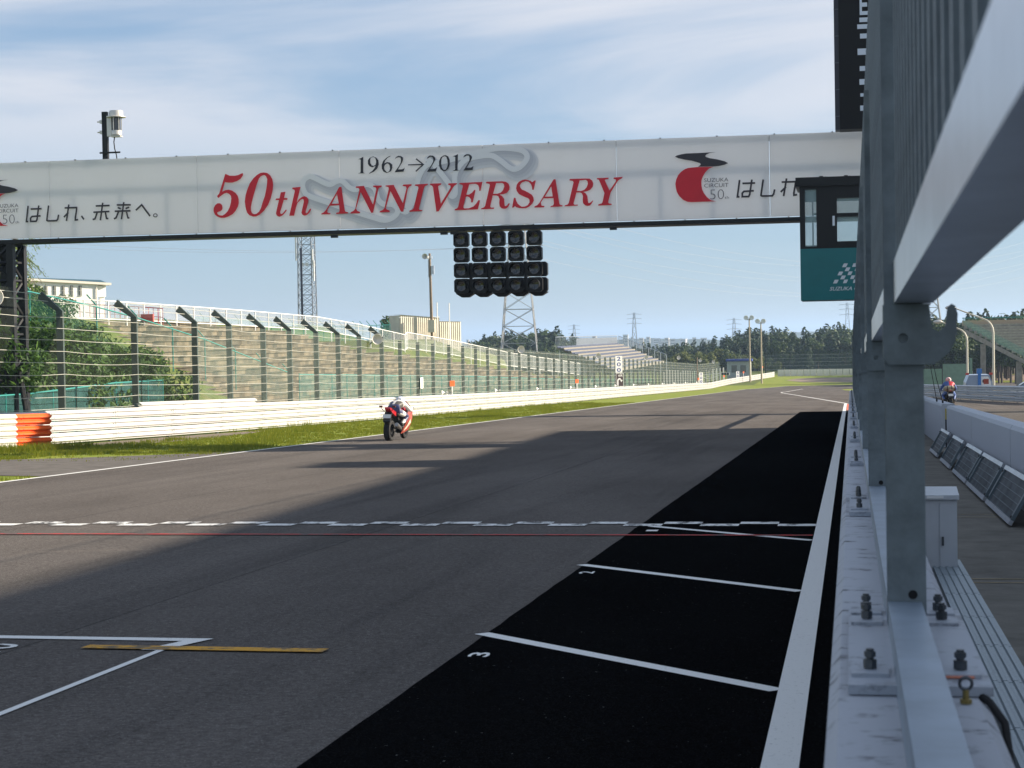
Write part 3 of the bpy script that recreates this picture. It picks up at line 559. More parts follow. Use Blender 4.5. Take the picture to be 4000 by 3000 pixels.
def onp(lift): return lambda u, v, w: (-12+u/100, GY-.024-lift-w, 5+v/100)
def ribbon(mb, pts, w, fn, closed=False):
    P = [Vector(p) for p in pts]
    if len(P) > 8:                                   # round the corners of long outlines
        S_ = []
        for i in range(len(P)-1):
            p0, p1, p2, p3 = P[max(i-1, 0)], P[i], P[i+1], P[min(i+2, len(P)-1)]
            for k in range(5):
                t = k/5; S_.append(.5*((2*p1)+(p2-p0)*t+(2*p0-5*p1+4*p2-p3)*t*t+(3*p1-p0-3*p2+p3)*t**3))
        P = S_+[P[-1]]
    vs = []
    for i, p in enumerate(P):
        d0 = (p-P[i-1]).normalized() if i else (P[1]-p).normalized()
        d1 = (P[i+1]-p).normalized() if i < len(P)-1 else d0
        d = (d0+d1).normalized(); n = Vector((-d.y, d.x))*w/2/max(.5, d.dot(d1))
        vs += [fn(*(p+n), 3e-5*i), fn(*(p-n), 3e-5*i)]
    mb.add(vs, [(2*i, 2*i+1, 2*i+3, 2*i+2) for i in range(len(P)-1)])
lg = {}
for n, c, loops in GLYPHS:
    mb = MB(); mb.prism(loops, onp(.034), .002); mb.build(n, PM[c], gt, world=True)
    if n.startswith('logo'):
        mb = MB(); mb.prism([[(u-2174, v-8) for u, v in l] for l in loops], onp(.034), .002); mb.build(n, PM[c], gt, world=True)
for n, c, polys in STROKES:
    if n == 'circuit_map':
        for i, (dx, dy, w) in enumerate(((13, -15, 40), (10, -11, 30), (7, -7, 22))):
            mb = MB()
            for j, p in enumerate(polys): ribbon(mb, [(u+dx, v+dy) for u, v in p], w, (lambda i, j: lambda u, v, w_: onp(.007*i+.0008*j)(u, max(v, -1), w_))(i, j))
            mb.build('map_print_shadow', MAPS[i], gt, world=True)
        mb = MB()
        for j, p in enumerate(polys): ribbon(mb, p, 16, onp(.022+.0015*j))
        mb.build(n, MAPW, gt, world=True); continue
    for du, dv in ((0, 0), (2174, 8)):
        mb = MB()
        for j, p in enumerate(polys): ribbon(mb, [(u+du, v+dv) for u, v in p], 5.2 if n != 'full_stop' else 2.6, onp(.034+.0005*j))
        mb.build(n, DINK, gt, world=True)
for du, dv in ((0, 0), (-2174, -8)):
    for s, bxx, bd in (('SUZUKA', (794, 102, 863, 113), -.003), ('CIRCUIT', (794, 86.5, 863, 97.5), -.003), ('50', (810, 52, 850, 80), -.022), ('th', (852, 52.5, 864, 60), -.004)):
        mb = MB(); text_on(mb, s, onp(.037), (bxx[0]+du, bxx[1]+dv, bxx[2]+du, bxx[3]+dv), bold=bd); mb.build('logo_word', GREYI, gt, world=True)
# ------------------------------------------------------------------ start lights: five columns of four lamps
LENS = M('dark lamp lens', (.02, .022, .025), .12, spec=.8, var=.3, vs=6)
HOUS = M('black lamp housing', (.007, .008, .010), .45, spec=.3)
lnames = ['leftmost', 'second', 'middle', 'fourth', 'rightmost']
y0 = GY-.12
for c in range(5):
    xc = -11.22+c*.545; zt = 4.80
    st_ = thing('start_light', '%s of five columns of black start lights hanging under the white banner' % lnames[c], 'start light', (xc, y0, zt), 0, 'start light columns under the gantry')
    b = MB(); b.bx(-.13, .13, -.02, .3, 0, .02+PZ0-.161-zt-.02); b.build('hanger', DARKM, st_)
    for r_ in range(4):
        z = -.235-r_*.455; b = MB(); q = .06
        oc = [(-.225+q, -.215), (.225-q, -.215), (.225, -.215+q), (.225, .215-q), (.225-q, .215), (-.225+q, .215), (-.225, .215-q), (-.225, -.215+q)]
        b.prism([oc], lambda u, v, w: (u, w, z+v), .22); h = b.build('lamp_housing', HOUS, st_)
        b = MB(); b.lathe([(.0, .012), (.07, .006), (.12, -.004), (.15, -.012)], 20, 'y', (0, -.012, z)); b.build('lens', LENS, h, smooth=True)
        b = MB(); b.lathe([(.168, -.001), (.178, -.10), (.172, -.24), (.162, -.24), (.158, -.02)], 18, 'y', (0, 0, z), R(-25), R(205)); b.build('hood', HOUS, h, smooth=True)
        if r_ > 1:                                   # rear-facing lamps on the two lower rows
            b = MB(); b.prism([[(u+.12, v) for u, v in oc]], lambda u, v, w: (u, .23+w, z+v), .2); b.build('rear_housing', HOUS, st_)
    b = MB(); z = -.235-3*.455-.215; b.add([(-.2, .03, z-.002), (.36, .03, z-.002), (.36, .4, z-.002), (-.2, .4, z-.002), (-.02, .1, z-.12), (.18, .1, z-.12), (.18, .35, z-.12), (-.02, .35, z-.12)], [(0, 1, 5, 4), (1, 2, 6, 5), (2, 3, 7, 6), (3, 0, 4, 7), (4, 5, 6, 7), (3, 2, 1, 0)]); b.build('bottom_cap', HOUS, st_)
    if c < 4:
        b = MB(); b.bx(.228, .315, .05, .12, -1.75, -.92); b.build('link_plate', HOUS, st_)
# beacon on the gantry
bc = thing('weather_beacon', 'silver lantern instrument on a black post above the gantry', 'beacon', (-22.33, GY+.2, PZ1-.02))
b = MB(); b.bx(-.085, .085, -.06, .06, 0, 1.48); b.build('post', DARKM, bc)
b = MB(); b.bx(-.16, .5, -.1, -.062, .2, .25); b.build('cross_bar', DARKM, bc)
SIL = M('silver painted metal', (.62, .60, .55), .35, .5, var=.08)
b = MB(); b.lathe([(0, 1.52), (.2, 1.50), (.215, 1.47), (.215, 1.345), (.30, 1.315), (.30, 1.295), (0, 1.295)], 20, 'z', (.36, 0, 0)); cp = b.build('cap', SIL, bc, smooth=True)
b = MB(); b.lathe([(0, .9), (.15, .9), (.165, .88), (.165, .76), (0, .75)], 18, 'z', (.36, 0, 0)); b.bx(.2, .52, -.12, .12, .70, .74); b.build('base', SIL, bc, smooth=True)
b = MB(); b.lathe([(.13, .9), (.13, 1.295)], 16, 'z', (.36, 0, 0)); b.build('lens', M('smoky glass', (.04, .045, .05), .1, spec=.8), bc, smooth=True)
for k in range(6):
    b = MB(); a = R(60*k+20); b.cyl((.36+.155*math.cos(a), .155*math.sin(a), .9), (.36+.155*math.cos(a), .155*math.sin(a), 1.295), .016, n=5); b.build('cage_bar', SIL, bc)
b = MB(); b.bx(.08, .22, -.07, .07, .72, 1.35)
for z in (.86, 1.18): b.cyl((-.24, -.02, z), (.12, -.02, z), .02, n=6); b.bx(-.16, -.086, -.06, .06, z-.05, z+.05)
b.build('mounting', SIL, bc)
b = MB(); b.tube([(.3, .0, .73), (.27, 0, .55), (.29, 0, .35), (.34, 0, .16), (.38, -.05, .0)], .018, 6); b.build('cable', RUBBER, bc)
# ------------------------------------------------------------------ black sign pylon and teal control booth by the pit wall
LEDW = M('pale sign letters', (.70, .76, .85), .5)
py = thing('sign_pylon', 'tall black sign box with white block characters above the gantry', 'sign', (.15, 51, 7.13))
b = MB(); b.bx(-.35, 1.3, .05, .8, 0, 6.5); b.build('box', BLACK, py)
b = MB(); b.bx(-.47, -.352, .06, .7, 0, 6.5); fr = b.build('side_frame', M('dark slate frame', (.02, .02, .035), .5), py)
for k in range(9):
    b = MB(); b.bx(-.475, -.345, .03, .0595, .35+k*.72, .37+k*.72); b.build('joint', BOLT, fr)
for x0, x1, z0, z1 in ((.30, .45, 3.75, 4.3), (.22, .28, 3.05, 3.62), (.28, .45, 3.50, 3.62), (.28, .42, 3.27, 3.38), (.28, .45, 3.05, 3.15), (.21, .45, 2.86, 2.98), (.15, .45, 2.68, 2.8), (.22, .5, 2.42, 2.55), (.15, .4, 1.98, 2.15), (.20, .45, 1.55, 1.68), (.19, .45, 1.18, 1.33), (.21, .45, .86, .95), (.20, .42, .48, .62)):
    b = MB(); b.bx(x0, x1, .035, .049, z0, z1); b.build('character_stroke', LEDW, py)
b = MB(); b.bx(.9, 1.2, .2, .6, Z(51, 0)-7.13, -.002); b.build('mast', DARKM, py)
TEAL = M('teal panel paint', (.002, .16, .17), .35, var=.1, vs=1.2)
GLS = M('booth window glass', (.35, .52, .52), .06, spec=.6, var=.05)
bt = thing('control_booth', 'teal and black start control booth jutting over the pit wall', 'booth', (.4, 50.2, Z(50.2, 0)))
zb, zm, ztop = 3.74, 5.12, 7.02
b = MB(); b.bx(-1.68, 1.5, 0, 2.0, zb, zm); tb = b.build('teal_panel', TEAL, bt)
FRM = M('booth frame', (.008, .009, .010), .4, spec=.3)
for nm, x0, x1, z0, z1 in (('corner_post', -1.68, -1.54, zm, 6.78), ('corner_post', -1.24, -.70, zm, 6.78), ('sill', -.70, 1.5, zm, 5.30), ('sill', -1.54, -1.24, zm, zm+.06), ('mullion', -.70, 1.5, 5.95, 6.05), ('head', -.70, 1.5, 6.45, 6.78), ('head', -1.54, -1.24, 6.70, 6.78), ('corner_post', 1.42, 1.5, 5.3, 6.45)):
    b = MB(); b.bx(x0, x1, 0, .08, z0, z1) if nm != 'corner_post' or x0 > 1 else b.bx(x0, x1, 0, .09, z0, z1); b.build(nm, FRM, bt)
for x0, x1, y0_, y1_ in ((-1.68, -1.60, .091, .6), (-1.68, -1.60, 1.4, 2.0)):
    b = MB(); b.bx(x0, x1, y0_, y1_, zm, 6.78); b.build('side_frame', FRM, bt)
b = MB(); b.bx(-1.78, 1.6, -.1, 2.1, 6.781, ztop); rf = b.build('roof', FRM, bt)
for x in (-1.1, -.45, .5):
    b = MB(); b.bx(x-.05, x+.05, -.03, .03, ztop+.001, ztop+.03); b.build('roof_clip', FRM, rf)
GLASS = bpy.data.materials.new('clear tinted glass'); GLASS.use_nodes = True; _p = GLASS.node_tree.nodes['Principled BSDF']; _p.inputs['Base Color'].default_value = (.45, .62, .62, 1); _p.inputs['Roughness'].default_value = .03; _p.inputs['Alpha'].default_value = .38
for x0, x1, z0, z1 in ((-.70, 1.42, 5.30, 5.95), (-.70, 1.42, 6.05, 6.45), (-1.54, -1.24, zm+.06, 6.70)):
    b = MB(); b.bx(x0+.001, x1-.001, .035, .045, z0+.001, z1-.001); b.build('window_pane', GLASS, bt)
for x0, x1, z0, z1 in ((-1.6, 1.5, zm, 5.3), (-1.6, 1.5, 6.5, 6.78)):
    b = MB(); b.bx(x0, x1, 1.92, 2.0, z0, z1); b.build('rear_frame', FRM, bt)
b = MB(); b.bx(-.82, -.76, -.012, -.002, 5.72, 5.98); b.build('latch', GALVL, bt)
b = MB(); b.bx(-1.36, -1.32, .2, .24, 5.13, 6.6); b.bx(-1.36, -1.16, .2, .24, 6.02, 6.08); b.bx(.35, .75, 1.2, 1.5, 5.13, 5.9); b.build('equipment', FRM, bt)
LOGOW = M('white logo print', (.70, .73, .76), .5)
for r_ in range(5):
    for c in range(5):
        x = -.83+(0, .19, .12, .31, .245)[r_]+.25*c; z = 4.18+r_*.107
        if r_ % 2 and c == 4: continue
        k = .012*c; pts = [(x+k, z), (x+.105, z+k*.3), (x+.155-k*.4, z+.097), (x+.05, z+.10-k*.3)]
        b = MB(); b.prism([pts], lambda u, v, w: (u, -.002-w, v), .002); b.build('logo_chequer', LOGOW, bt)
b = MB(); text_on(b, 'SUZUKA CIRCUIT', lambda u, v, w: (u, -.004, v), (-.92, 3.99, .33, 4.09), shear=.3, bold=.012); b.build('logo_word', LOGOW, bt)
b = MB(); b.tube([(-.05, .8, zb), (.0, .8, zb-.4), (.25, .8, zb-1.2), (.25, .8, 0)], .09, 8); b.build('support', DARKM, bt)
b = MB(); b.cyl((.9, 1, 0), (.9, 1, zb), .16); b.build('support', DARKM, bt)
# ------------------------------------------------------------------ guard rails
WP = [(.0, .0), (.0, .02), (.075, .065), (.075, .105), (.0, .14), (.0, .165), (.075, .20), (.075, .24), (.0, .285), (.0, .302)]
def wbeam(ln, mats, nm):
    mb = MB(); k = len(WP); vs = [(x, y, z) for y in (0, ln) for x, z in WP]+[(x-.012, y, z) for y in (0, ln) for x, z in WP]
    fs = [(i, i+1, k+i+1, k+i) for i in range(k-1)]+[(2*k+i, 3*k+i, 3*k+i+1, 2*k+i+1) for i in range(k-1)]+[(i, 2*k+i, 2*k+i+1, i+1) for i in range(k-1)]+[(k+i, k+i+1, 3*k+i+1, 3*k+i) for i in range(k-1)]
    fs += [(0, k, 3*k, 2*k), (k-1, 3*k-1, 4*k-1, 2*k-1)]
    mb.add(vs, fs); mb.mat(1)
    for y in (.06, .2):
        for z in (.085, .155, .22): mb.cyl((.0, y, z), (.082 if z != .155 else .012, y, z), .013, n=5)
    return mb.mesh(nm, mats)
BE = wbeam(4.01, [RAILW, BOLT], 'rail_beam')
def railx(y):
    pts = [(40, -23.4), (52, -22.9), (60, -22.1), (72, -21.5), (90, -21.1), (130, -20.9), (200, -21.3), (300, -21.5), (318, -20.2), (365, -14.7)]
    for (a, xa), (b_, xb) in zip(pts[:-1], pts[1:]):
        if a <= y <= b_: return xa+(xb-xa)*(y-a)/(b_-a)
    return pts[0][1] if y < 40 else pts[-1][1]
gr = thing('guard_rail', 'long white three beam steel guard rail along the left of the track', 'guard rail', (railx(60), 60, G(60)))
y = 46.5; PLM = Matrix.Translation(Vector(PLOC[gr.name])).inverted()
pm = MB(); pm.bx(-.16, -.06, -.05, .05, -.05, .98); pm = pm.mesh('rail_post', GALV); i = 0
while y < 363:
    y1 = y+4; lim = y < 300
    for r_ in range(3):
        if r_ == 0 and y > 240 and i % 1: continue
        h = .04+r_*.334
        mw = PLM @ along((railx(y)+.002*(i % 2), y, G(y)+h), (railx(y1)+.002*(i % 2), y1, G(y1)+h)); inst(BE, 'rail_beam', gr, mw)
    inst(pm, 'rail_post', gr, PLM @ Matrix.Translation((railx(y), y, G(y)))); y = y1; i += 1
er = thing('rail_end_section', 'near guard rail section with bright orange painted end in the grass', 'guard rail', (-21.7, 47.4, G(47.4)))
OW = worn('chalky white rail paint', (.72, .71, .66), (.5, .48, .42), .36, 3, .6)
OE = wbeam(3.3, [OW, BOLT], 'white_beam'); OO = wbeam(1.1, [ORANGE, BOLT], 'orange_beam')
PLE = Matrix.Translation(Vector(PLOC[er.name])).inverted()
def bulge(me, s):
    for v in me.vertices: v.co.x *= s
bulge(OE, 1.0); bulge(OO, 1.0)
d = Vector((.50, .866, -SL*.866)).normalized(); P0 = Vector((-21.6, 47.6, G(47.6)))
for r_ in range(3):
    h = .03+r_*.325
    a = P0-d*1.1; b0 = P0-d*4.4; up_ = Vector((0, 0, h))
    inst(OO, 'orange_beam', er, PLE @ along(a+up_, P0+up_)); inst(OE, 'white_beam', er, PLE @ along(b0+up_, a+up_))
for k in (.6, 2.4, 4.1): inst(pm, 'rail_post', er, PLE @ Matrix.Translation(P0-d*k))
sr = thing('rear_rail', 'short white perforated rail behind the guard rail near the gantry leg', 'guard rail', (-23.2, 62, G(62)))
PLS = Matrix.Translation(Vector(PLOC[sr.name])).inverted()
for k in range(3):
    y = 57.5+4*k; inst(BE, 'rail_beam', sr, PLS @ along((-22.95, y, G(y)+.86), (-22.95, y+4, G(y+4)+.86))); inst(pm, 'rail_post', sr, PLS @ Matrix.Translation((-22.95, y, G(y)+.15)))
# grass blades growing in the verge
LG = leafmat('grass blade', (.12, .17, .014), (.30, .30, .04), .35)
gb = MB()
def tuft(x, y, h, n):
    for _ in range(n):
        a = rnd.uniform(0, 6.28); px, py_ = x+rnd.gauss(0, .07), y+rnd.gauss(0, .12); w = rnd.uniform(.008, .016); hh = h*rnd.uniform(.5, 1.2); l = rnd.uniform(-.4, .4)*hh; z = G(py_)-.03
        gb.add([(px-w, py_, z), (px+w, py_, z), (px+l*math.cos(a), py_+l*math.sin(a), z+hh)], [(0, 1, 2)])
cnt = 0
while cnt < 8200:
    y = 40+95*rnd.random()**1.6; x = rnd.uniform(-23, -15.15)
    if x < railx(y)+.15: continue
    if y < 46.2 and x < -15 and (y < 41 or (x > -19.5 and y < 43.5)) and rnd.random() < .95: continue
    if 48 < y < 63 and x < railx(y)+1.5: continue
    near = min(abs(x-railx(y)), 1.5); e = x > -15.6
    tall = .07+.07*(math.sin(x*1.7+y*.35)+math.sin(y*.9-x)*.6 > .5)+(.13 if near < .5 and rnd.random() < .5 else 0)
    tuft(x, y, (.05 if e else tall), 7); cnt += 1
for _ in range(500): tuft(rnd.uniform(-21.6, -15.2)-0, rnd.uniform(26, 32.8), .08, 7)
for _ in range(350): y = rnd.uniform(43.5, 48); tuft(-21.3-(47.6-y)*.55+rnd.uniform(-.1, .7), y, .24, 8)
tag(gb.build('verge_grass_blades', LG), 'uneven green grass growing on the verge below the white guard rail', 'grass', kind='stuff')
# ------------------------------------------------------------------ catch fence behind the rail
FX = -23.55
cf = thing('catch_fence', 'tall dark post catch fence with wire ropes behind the white guard rail', 'fence', (FX, 60, G(60)))
ys = [47.0, 52.8, 58.7, 64.5, 68.3, 72.5, 76.1, 80.1, 83.7, 87.5, 91.9, 95.8, 99.9, 103.7, 108.0]+[112+3.97*i for i in range(52)]
def fx(y): return FX if y < 300 else FX+(y-300)*.115
p = MB(); p.bx(-.105, .105, -.05, .05, -1.0, 4.0); p.add([(-.105, -.05, 4.0), (.105, -.05, 4.0), (.105, .05, 4.0), (-.105, .05, 4.0), (-.70, -.05, 4.40), (-.56, -.05, 4.60), (-.56, .05, 4.60), (-.70, .05, 4.40)], [(0, 1, 5, 4), (2, 3, 7, 6), (1, 2, 6, 5), (3, 0, 4, 7), (4, 5, 6, 7)])
bent = p.mesh('post', POSTG); p = MB(); p.bx(-.095, .095, -.05, .05, -1.0, 3.9); stra = p.mesh('post', POSTG)
NB = 11
for i, y in enumerate(ys): inst(bent if i < NB else stra, 'post', cf, loc=(fx(y)-FX, y-60, G(y)-G(60)))
for k in range(9):
    b = MB(); h = 1.05+.345*k
    pts = []
    for i in range(len(ys)-1):
        a, c = ys[i], ys[i+1]; sag = rnd.uniform(.01, .06) if a < 150 else .02
        pts.append((fx(a)+.12, a, G(a)+h))
        if a < 150: pts += [(fx(a)+.12, a+(c-a)*t, G(a+(c-a)*t)+h-sag*4*t*(1-t)) for t in (.25, .5, .75)]
    b.tube(pts, .010, 4); b.build('wire_rope', WIRE, cf, world=True)
for k in range(2):
    b = MB(); b.tube([(FX-.35-.24*k, y, G(y)+4.30+.22*k) for y in ys[:NB]], .012, 4); b.build('wire_rope', WIRE, cf, world=True)
NETM = netting('wire netting', (.15, .19, .16), .05); NETF = netting('fine wire netting', (.17, .22, .19), .19)
b = MB(); vs = []; k_ = 0
for y in ys: vs += [(fx(y)+.11, y, G(y)+.9), (fx(y)+.11, y, G(y)+3.95)]
b.add(vs[:8], [(2*i, 2*i+2, 2*i+3, 2*i+1) for i in range(3)]); b.build('wire_netting', NETM, cf, world=True)
b = MB(); b.add(vs[6:], [(2*i, 2*i+2, 2*i+3, 2*i+1) for i in range(len(ys)-4)]); b.build('wire_netting', NETF, cf, world=True)
b = MB(); vs = []
for y in ys[:NB]: vs += [(fx(y)+.105, y, G(y)+4.0), (fx(y)-.50, y, G(y)+4.63)]
b.add(vs, [(2*i, 2*i+2, 2*i+3, 2*i+1) for i in range(NB-1)]); b.build('overhang_netting', NETM, cf, world=True)
# ------------------------------------------------------------------ things along the left rail
HORNW = M('white horn plastic', (.72, .71, .66), .5)
def horn(name, label, loc, rz, s=1, group=None, cat='loudspeaker'):
    t_ = thing(name, label, cat, loc, rz, group)
    b = MB(); b.lathe([(.025*s, .14*s), (.035*s, .05*s), (.08*s, -.04*s), (.15*s, -.12*s), (.155*s, -.125*s), (.14*s, -.11*s), (.02*s, .02*s)], 16, 'y', (0, 0, .14*s)); b.build('horn', HORNW, t_, smooth=True)
    b = MB(); b.lathe([(0, .14*s), (.06*s, .14*s), (.06*s, .24*s), (0, .25*s)], 10, 'y', (0, 0, .14*s)); b.bx(-.015*s, .015*s, .03*s, .09*s, 0, .14*s); b.build('driver', HORNW, t_); return t_
ordn = ['first', 'second', 'third', 'fourth', 'fifth', 'sixth', 'seventh', 'eighth', 'ninth', 'tenth', 'eleventh', 'twelfth']
for i, y in enumerate([95.7, 110.2, 124.9, 140.5, 155.2, 169.1, 184.4, 199, 214.4, 229.2, 245.5, 264.2]):
    horn('horn_speaker', 'small white horn on the guard rail top, %s counting away from the gantry' % ordn[i], (railx(y)-.11, y, G(y)+.975), R(-70), 1.0, 'white horns along the guard rail')
ht = horn('lamp_horn', 'yellowish double horn beside the first orange marker board', (railx(97)-.11, 96.9, G(97)+.975), R(25), 1.05)
for i, (y, h) in enumerate(((97.8, 1.75), (143.6, 1.75), (267, 1.75), (311, 1.75), (331.5, 1.9), (352, 2.4))):
    t_ = thing('marker_board', 'orange square marker board on a white post, %s along the guard rail' % ordn[i], 'marker', (railx(y)-.13, y, G(y)), R(42), 'orange marker boards')
    b = MB(); b.bx(-.03, .03, -.03, .03, 0, h-.16); b.build('post', WHITE, t_)
    b = MB(); b.bx(-.15, .15, -.045, -.031, h-.3, h); b.build('board', ORANGE, t_)
DFL = M('pale floodlight shell', (.66, .64, .60), .4, var=.05)
for i, (y, z) in enumerate(((47.4, 2.9), (89.0, 1.55), (129.6, .62), (170.5, -.4), (211.2, -1.15), (252.2, -1.75), (289, -2.7), (317, -3.4))):
    t_ = thing('dish_lamp', 'white round dish lamp bracketed to the catch fence, %s from the gantry' % ordn[i], 'lamp', (FX+.14, y, z), R(30), 'dish lamps on the catch fence')
    b = MB(); b.lathe([(.03, .32), (.12, .28), (.22, .17), (.27, .02), (.26, 0), (.2, .10), (0, .2)], 16, 'y', (.28, -.42, .12)); b.build('dish', DFL, t_, smooth=True)
    b = MB(); b.tube([(0, 0, -.15), (.1, -.05, .0), (.28, -.12, .12)], .03, 6); b.build('bracket', GALV, t_)
BLUEN = M('blue sign digits', (.02, .05, .22), .5); SIGNW = M('sign white', (.74, .74, .72), .5); SIGND = M('dark brown sign', (.030, .012, .014), .5)
def distance_board(s, x, y, zc, w, h, lab):
    t_ = thing('distance_board', lab, 'sign', (x, y, G(y)), R(38), 'braking distance boards')
    b = MB(); b.bx(-w/2, w/2, 0, .05, zc-h/2, zc+h/2); bo = b.build('board', SIGNW, t_)
    k = h/len(s)
    for i, ch in enumerate(s):
        b = MB(); zc_ = zc+h/2-k*(i+.5); text_on(b, ch, lambda u, v, w_: (u, -.004, v), (-w*.3 if ch != '1' else -w*.12, zc_-k*.36, w*.3 if ch != '1' else w*.12, zc_+k*.36), bold=.02); b.build('digit', BLUEN, bo)
    for sx in (-w*.3, w*.3):
        b = MB(); b.bx(sx-.04, sx+.04, .051, .12, 0, zc+h/2-.1); b.build('post', WHITE, t_)
    return t_
distance_board('200', -22.05, 178.2, 3.15, .76, 1.62, 'white board with blue digits 200 above the bend sign')
distance_board('100', -22.1, 278.9, 1.75, .66, 1.65, 'white board with blue digits 100 beyond the bend sign')
distance_board('50', -19.6, 329, 1.45, .66, 1.1, 'white board with blue digits 50 near the end of the rail')
t_ = thing('bend_sign', 'dark brown bend sign with white arrow and 60R below the 200 board', 'sign', (-21.95, 177.9, G(178)), R(38))
b = MB(); b.bx(-.42, .42, 0, .04, 1.02, 2.27); bo = b.build('board', SIGND, t_)
for nm, a in (('edge', (-.42, .42, 2.24, 2.27)), ('edge', (-.42, .42, 1.02, 1.05)), ('edge', (-.42, -.39, 1.05, 2.24)), ('edge', (.39, .42, 1.05, 2.24))):
    b = MB(); b.bx(a[0], a[1], -.008, -.001, a[2], a[3]); b.build(nm, SIGNW, bo)
b = MB(); text_on(b, '60R', lambda u, v, w: (u, -.004, v), (-.16, 1.97, .34, 2.17), bold=.02); b.build('lettering', SIGNW, bo)
pts = [(-.22, 1.1), (-.22, 1.5)]+[(-.22+.2*(1-math.cos(R(a))), 1.5+.25*math.sin(R(a))) for a in range(15, 130, 15)]
b = MB(); ribbon(b, [(u*100, v*100) for u, v in pts], 15, lambda u, v, w: (u/100, -.004, v/100)); b.add([(.02, -.005, 1.72), (.32, -.005, 1.62), (.17, -.005, 1.42)], [(0, 1, 2)]); b.build('arrow', SIGNW, bo)
for sx in (-.26, .26): b = MB(); b.bx(sx-.045, sx+.045, .041, .12, 0, 1.2); b.build('post', WHITE, t_)
b = MB(); b.bx(FX+.18, FX+.2, 99.6, 100.25, Z(100, 1.35), Z(100, 1.95)); tag(b.build('notice_plate', SIGNW), 'small blank white notice plate wired to the catch fence above the motorcycle', 'notice')
# horizontal signal on a mast arm
t_ = thing('mast_arm_signal', 'three lamp horizontal signal on an arm from a wooden pole at the bend', 'signal', (-23, 283, G(283)))
WOOD = M('weathered pole', (.21, .16, .11), .85, var=.2, vs=4)
b = MB(); b.cyl((0, 0, 0), (.0, 0, 4.9), .1, .08); b.build('pole', WOOD, t_)
b = MB(); b.tube([(0, 0, 2.25), (3.7, .1, 2.35)], .04); b.tube([(0, 0, 2.25), (1.6, 0, 1.6), (3.7, .1, 2.2)], .03); b.build('arm', SIGNW, t_)
b = MB(); b.bx(3.6, 4.9, -.1, .15, 2.1, 2.5); hd = b.build('signal_head', SIGNW, t_)
for k in range(3): b = MB(); b.lathe([(0, -.12), (.15, -.11), (.17, -.25), (.175, -.25), (.18, -.1)], 12, 'y', (3.85+.4*k, 0, 2.3)); b.build('lamp', BLACK, hd)
# ------------------------------------------------------------------ hillside and concrete terraces
CAP = [(40, 3.7), (94, 3.05), (111, 3.1), (124, 2.75), (131, 2.2), (140, 1.1), (151, .35), (163, -.2), (173, -1.05), (200, -2.7), (240, -4.6), (275, -6.2), (330, -7.3)]
def cap(y):
    for (a, za), (b_, zb_) in zip(CAP[:-1], CAP[1:]):
        if a <= y <= b_: return za+(zb_-za)*(y-a)/(b_-a)
    return CAP[0][1] if y < 40 else CAP[-1][1]
def hill(x, y):
    zt = -7.15+(-24.5-x)/1.7+(max(0, 101-y)/38*4.0)-.25*(95 < y < 262)
    c_ = cap(y)+.12
    t = min(1, max(0, (-47-x)/20)); c_ = c_+t*(3.4-c_) if y < 235 else c_
    if 150 < y < 200 and x < -37: c_ = max(c_, min(1.55, .2+(-37-x)*.5, 1.5-(y-178)*.12))
    return max(G(y)-.12, min(zt, c_))
b = MB(); X = [-25]+[-26-i*.85 for i in range(28)]+[-52-i*8 for i in range(12)]; Y = [30+i*3 for i in range(100)]
b.add([(x, y, hill(x, y)) for y in Y for x in X], [(j*len(X)+i, j*len(X)+i+1, (j+1)*len(X)+i+1, (j+1)*len(X)+i) for j in range(len(Y)-1) for i in range(len(X)-1)])
struct('hillside', b, grassmat('hill grass', ((.05, .075, .015), (.09, .12, .02), (.15, .14, .045)), .6), smooth=True)
TERR = bpy.data.materials.new('stained concrete seats'); TERR.use_nodes = True
def _terr():
    t = TERR.node_tree; bs = t.nodes['Principled BSDF']; bs.inputs['Roughness'].default_value = .9; bs.inputs['Specular IOR Level'].default_value = .15
    co = t.nodes.new('ShaderNodeTexCoord'); oi = t.nodes.new('ShaderNodeObjectInfo'); sp = t.nodes.new('ShaderNodeSeparateXYZ'); cb = t.nodes.new('ShaderNodeCombineXYZ')
    t.links.new(co.outputs['Object'], sp.inputs[0]); t.links.new(sp.outputs[1], cb.inputs[0]); t.links.new(oi.outputs['Random'], cb.inputs[1])
    n = t.nodes.new('ShaderNodeTexWhiteNoise'); n.noise_dimensions = '2D'
    fl = t.nodes.new('ShaderNodeVectorMath'); fl.operation = 'FLOOR'; t.links.new(cb.outputs[0], fl.inputs[0])
    ad = t.nodes.new('ShaderNodeVectorMath'); ad.operation = 'ADD'; t.links.new(fl.outputs[0], ad.inputs[0]); cb2 = t.nodes.new('ShaderNodeCombineXYZ'); t.links.new(oi.outputs['Random'], cb2.inputs[1]); t.links.new(cb2.outputs[0], ad.inputs[1])
    t.links.new(ad.outputs[0], n.inputs[0])
    r = t.nodes.new('ShaderNodeValToRGB'); e = r.color_ramp.elements; e[0].color = (.042, .038, .031, 1); e[1].color = (.20, .165, .115, 1); k = e.new(.5); k.color = (.105, .09, .065, 1)
    n2 = t.nodes.new('ShaderNodeTexNoise'); n2.inputs['Scale'].default_value = 1.8; n2.inputs['Detail'].default_value = 6; t.links.new(co.outputs['Object'], n2.inputs[0])
    mm = t.nodes.new('ShaderNodeMath'); mm.operation = 'MULTIPLY_ADD'; t.links.new(n.outputs[0], mm.inputs[0]); mm.inputs[1].default_value = .7; t.links.new(n2.outputs[0], mm.inputs[2])
    m2 = t.nodes.new('ShaderNodeMath'); m2.operation = 'SUBTRACT'; t.links.new(mm.outputs[0], m2.inputs[0]); m2.inputs[1].default_value = .33
    t.links.new(m2.outputs[0], r.inputs[0]); t.links.new(r.outputs[0], bs.inputs['Base Color'])
_terr()
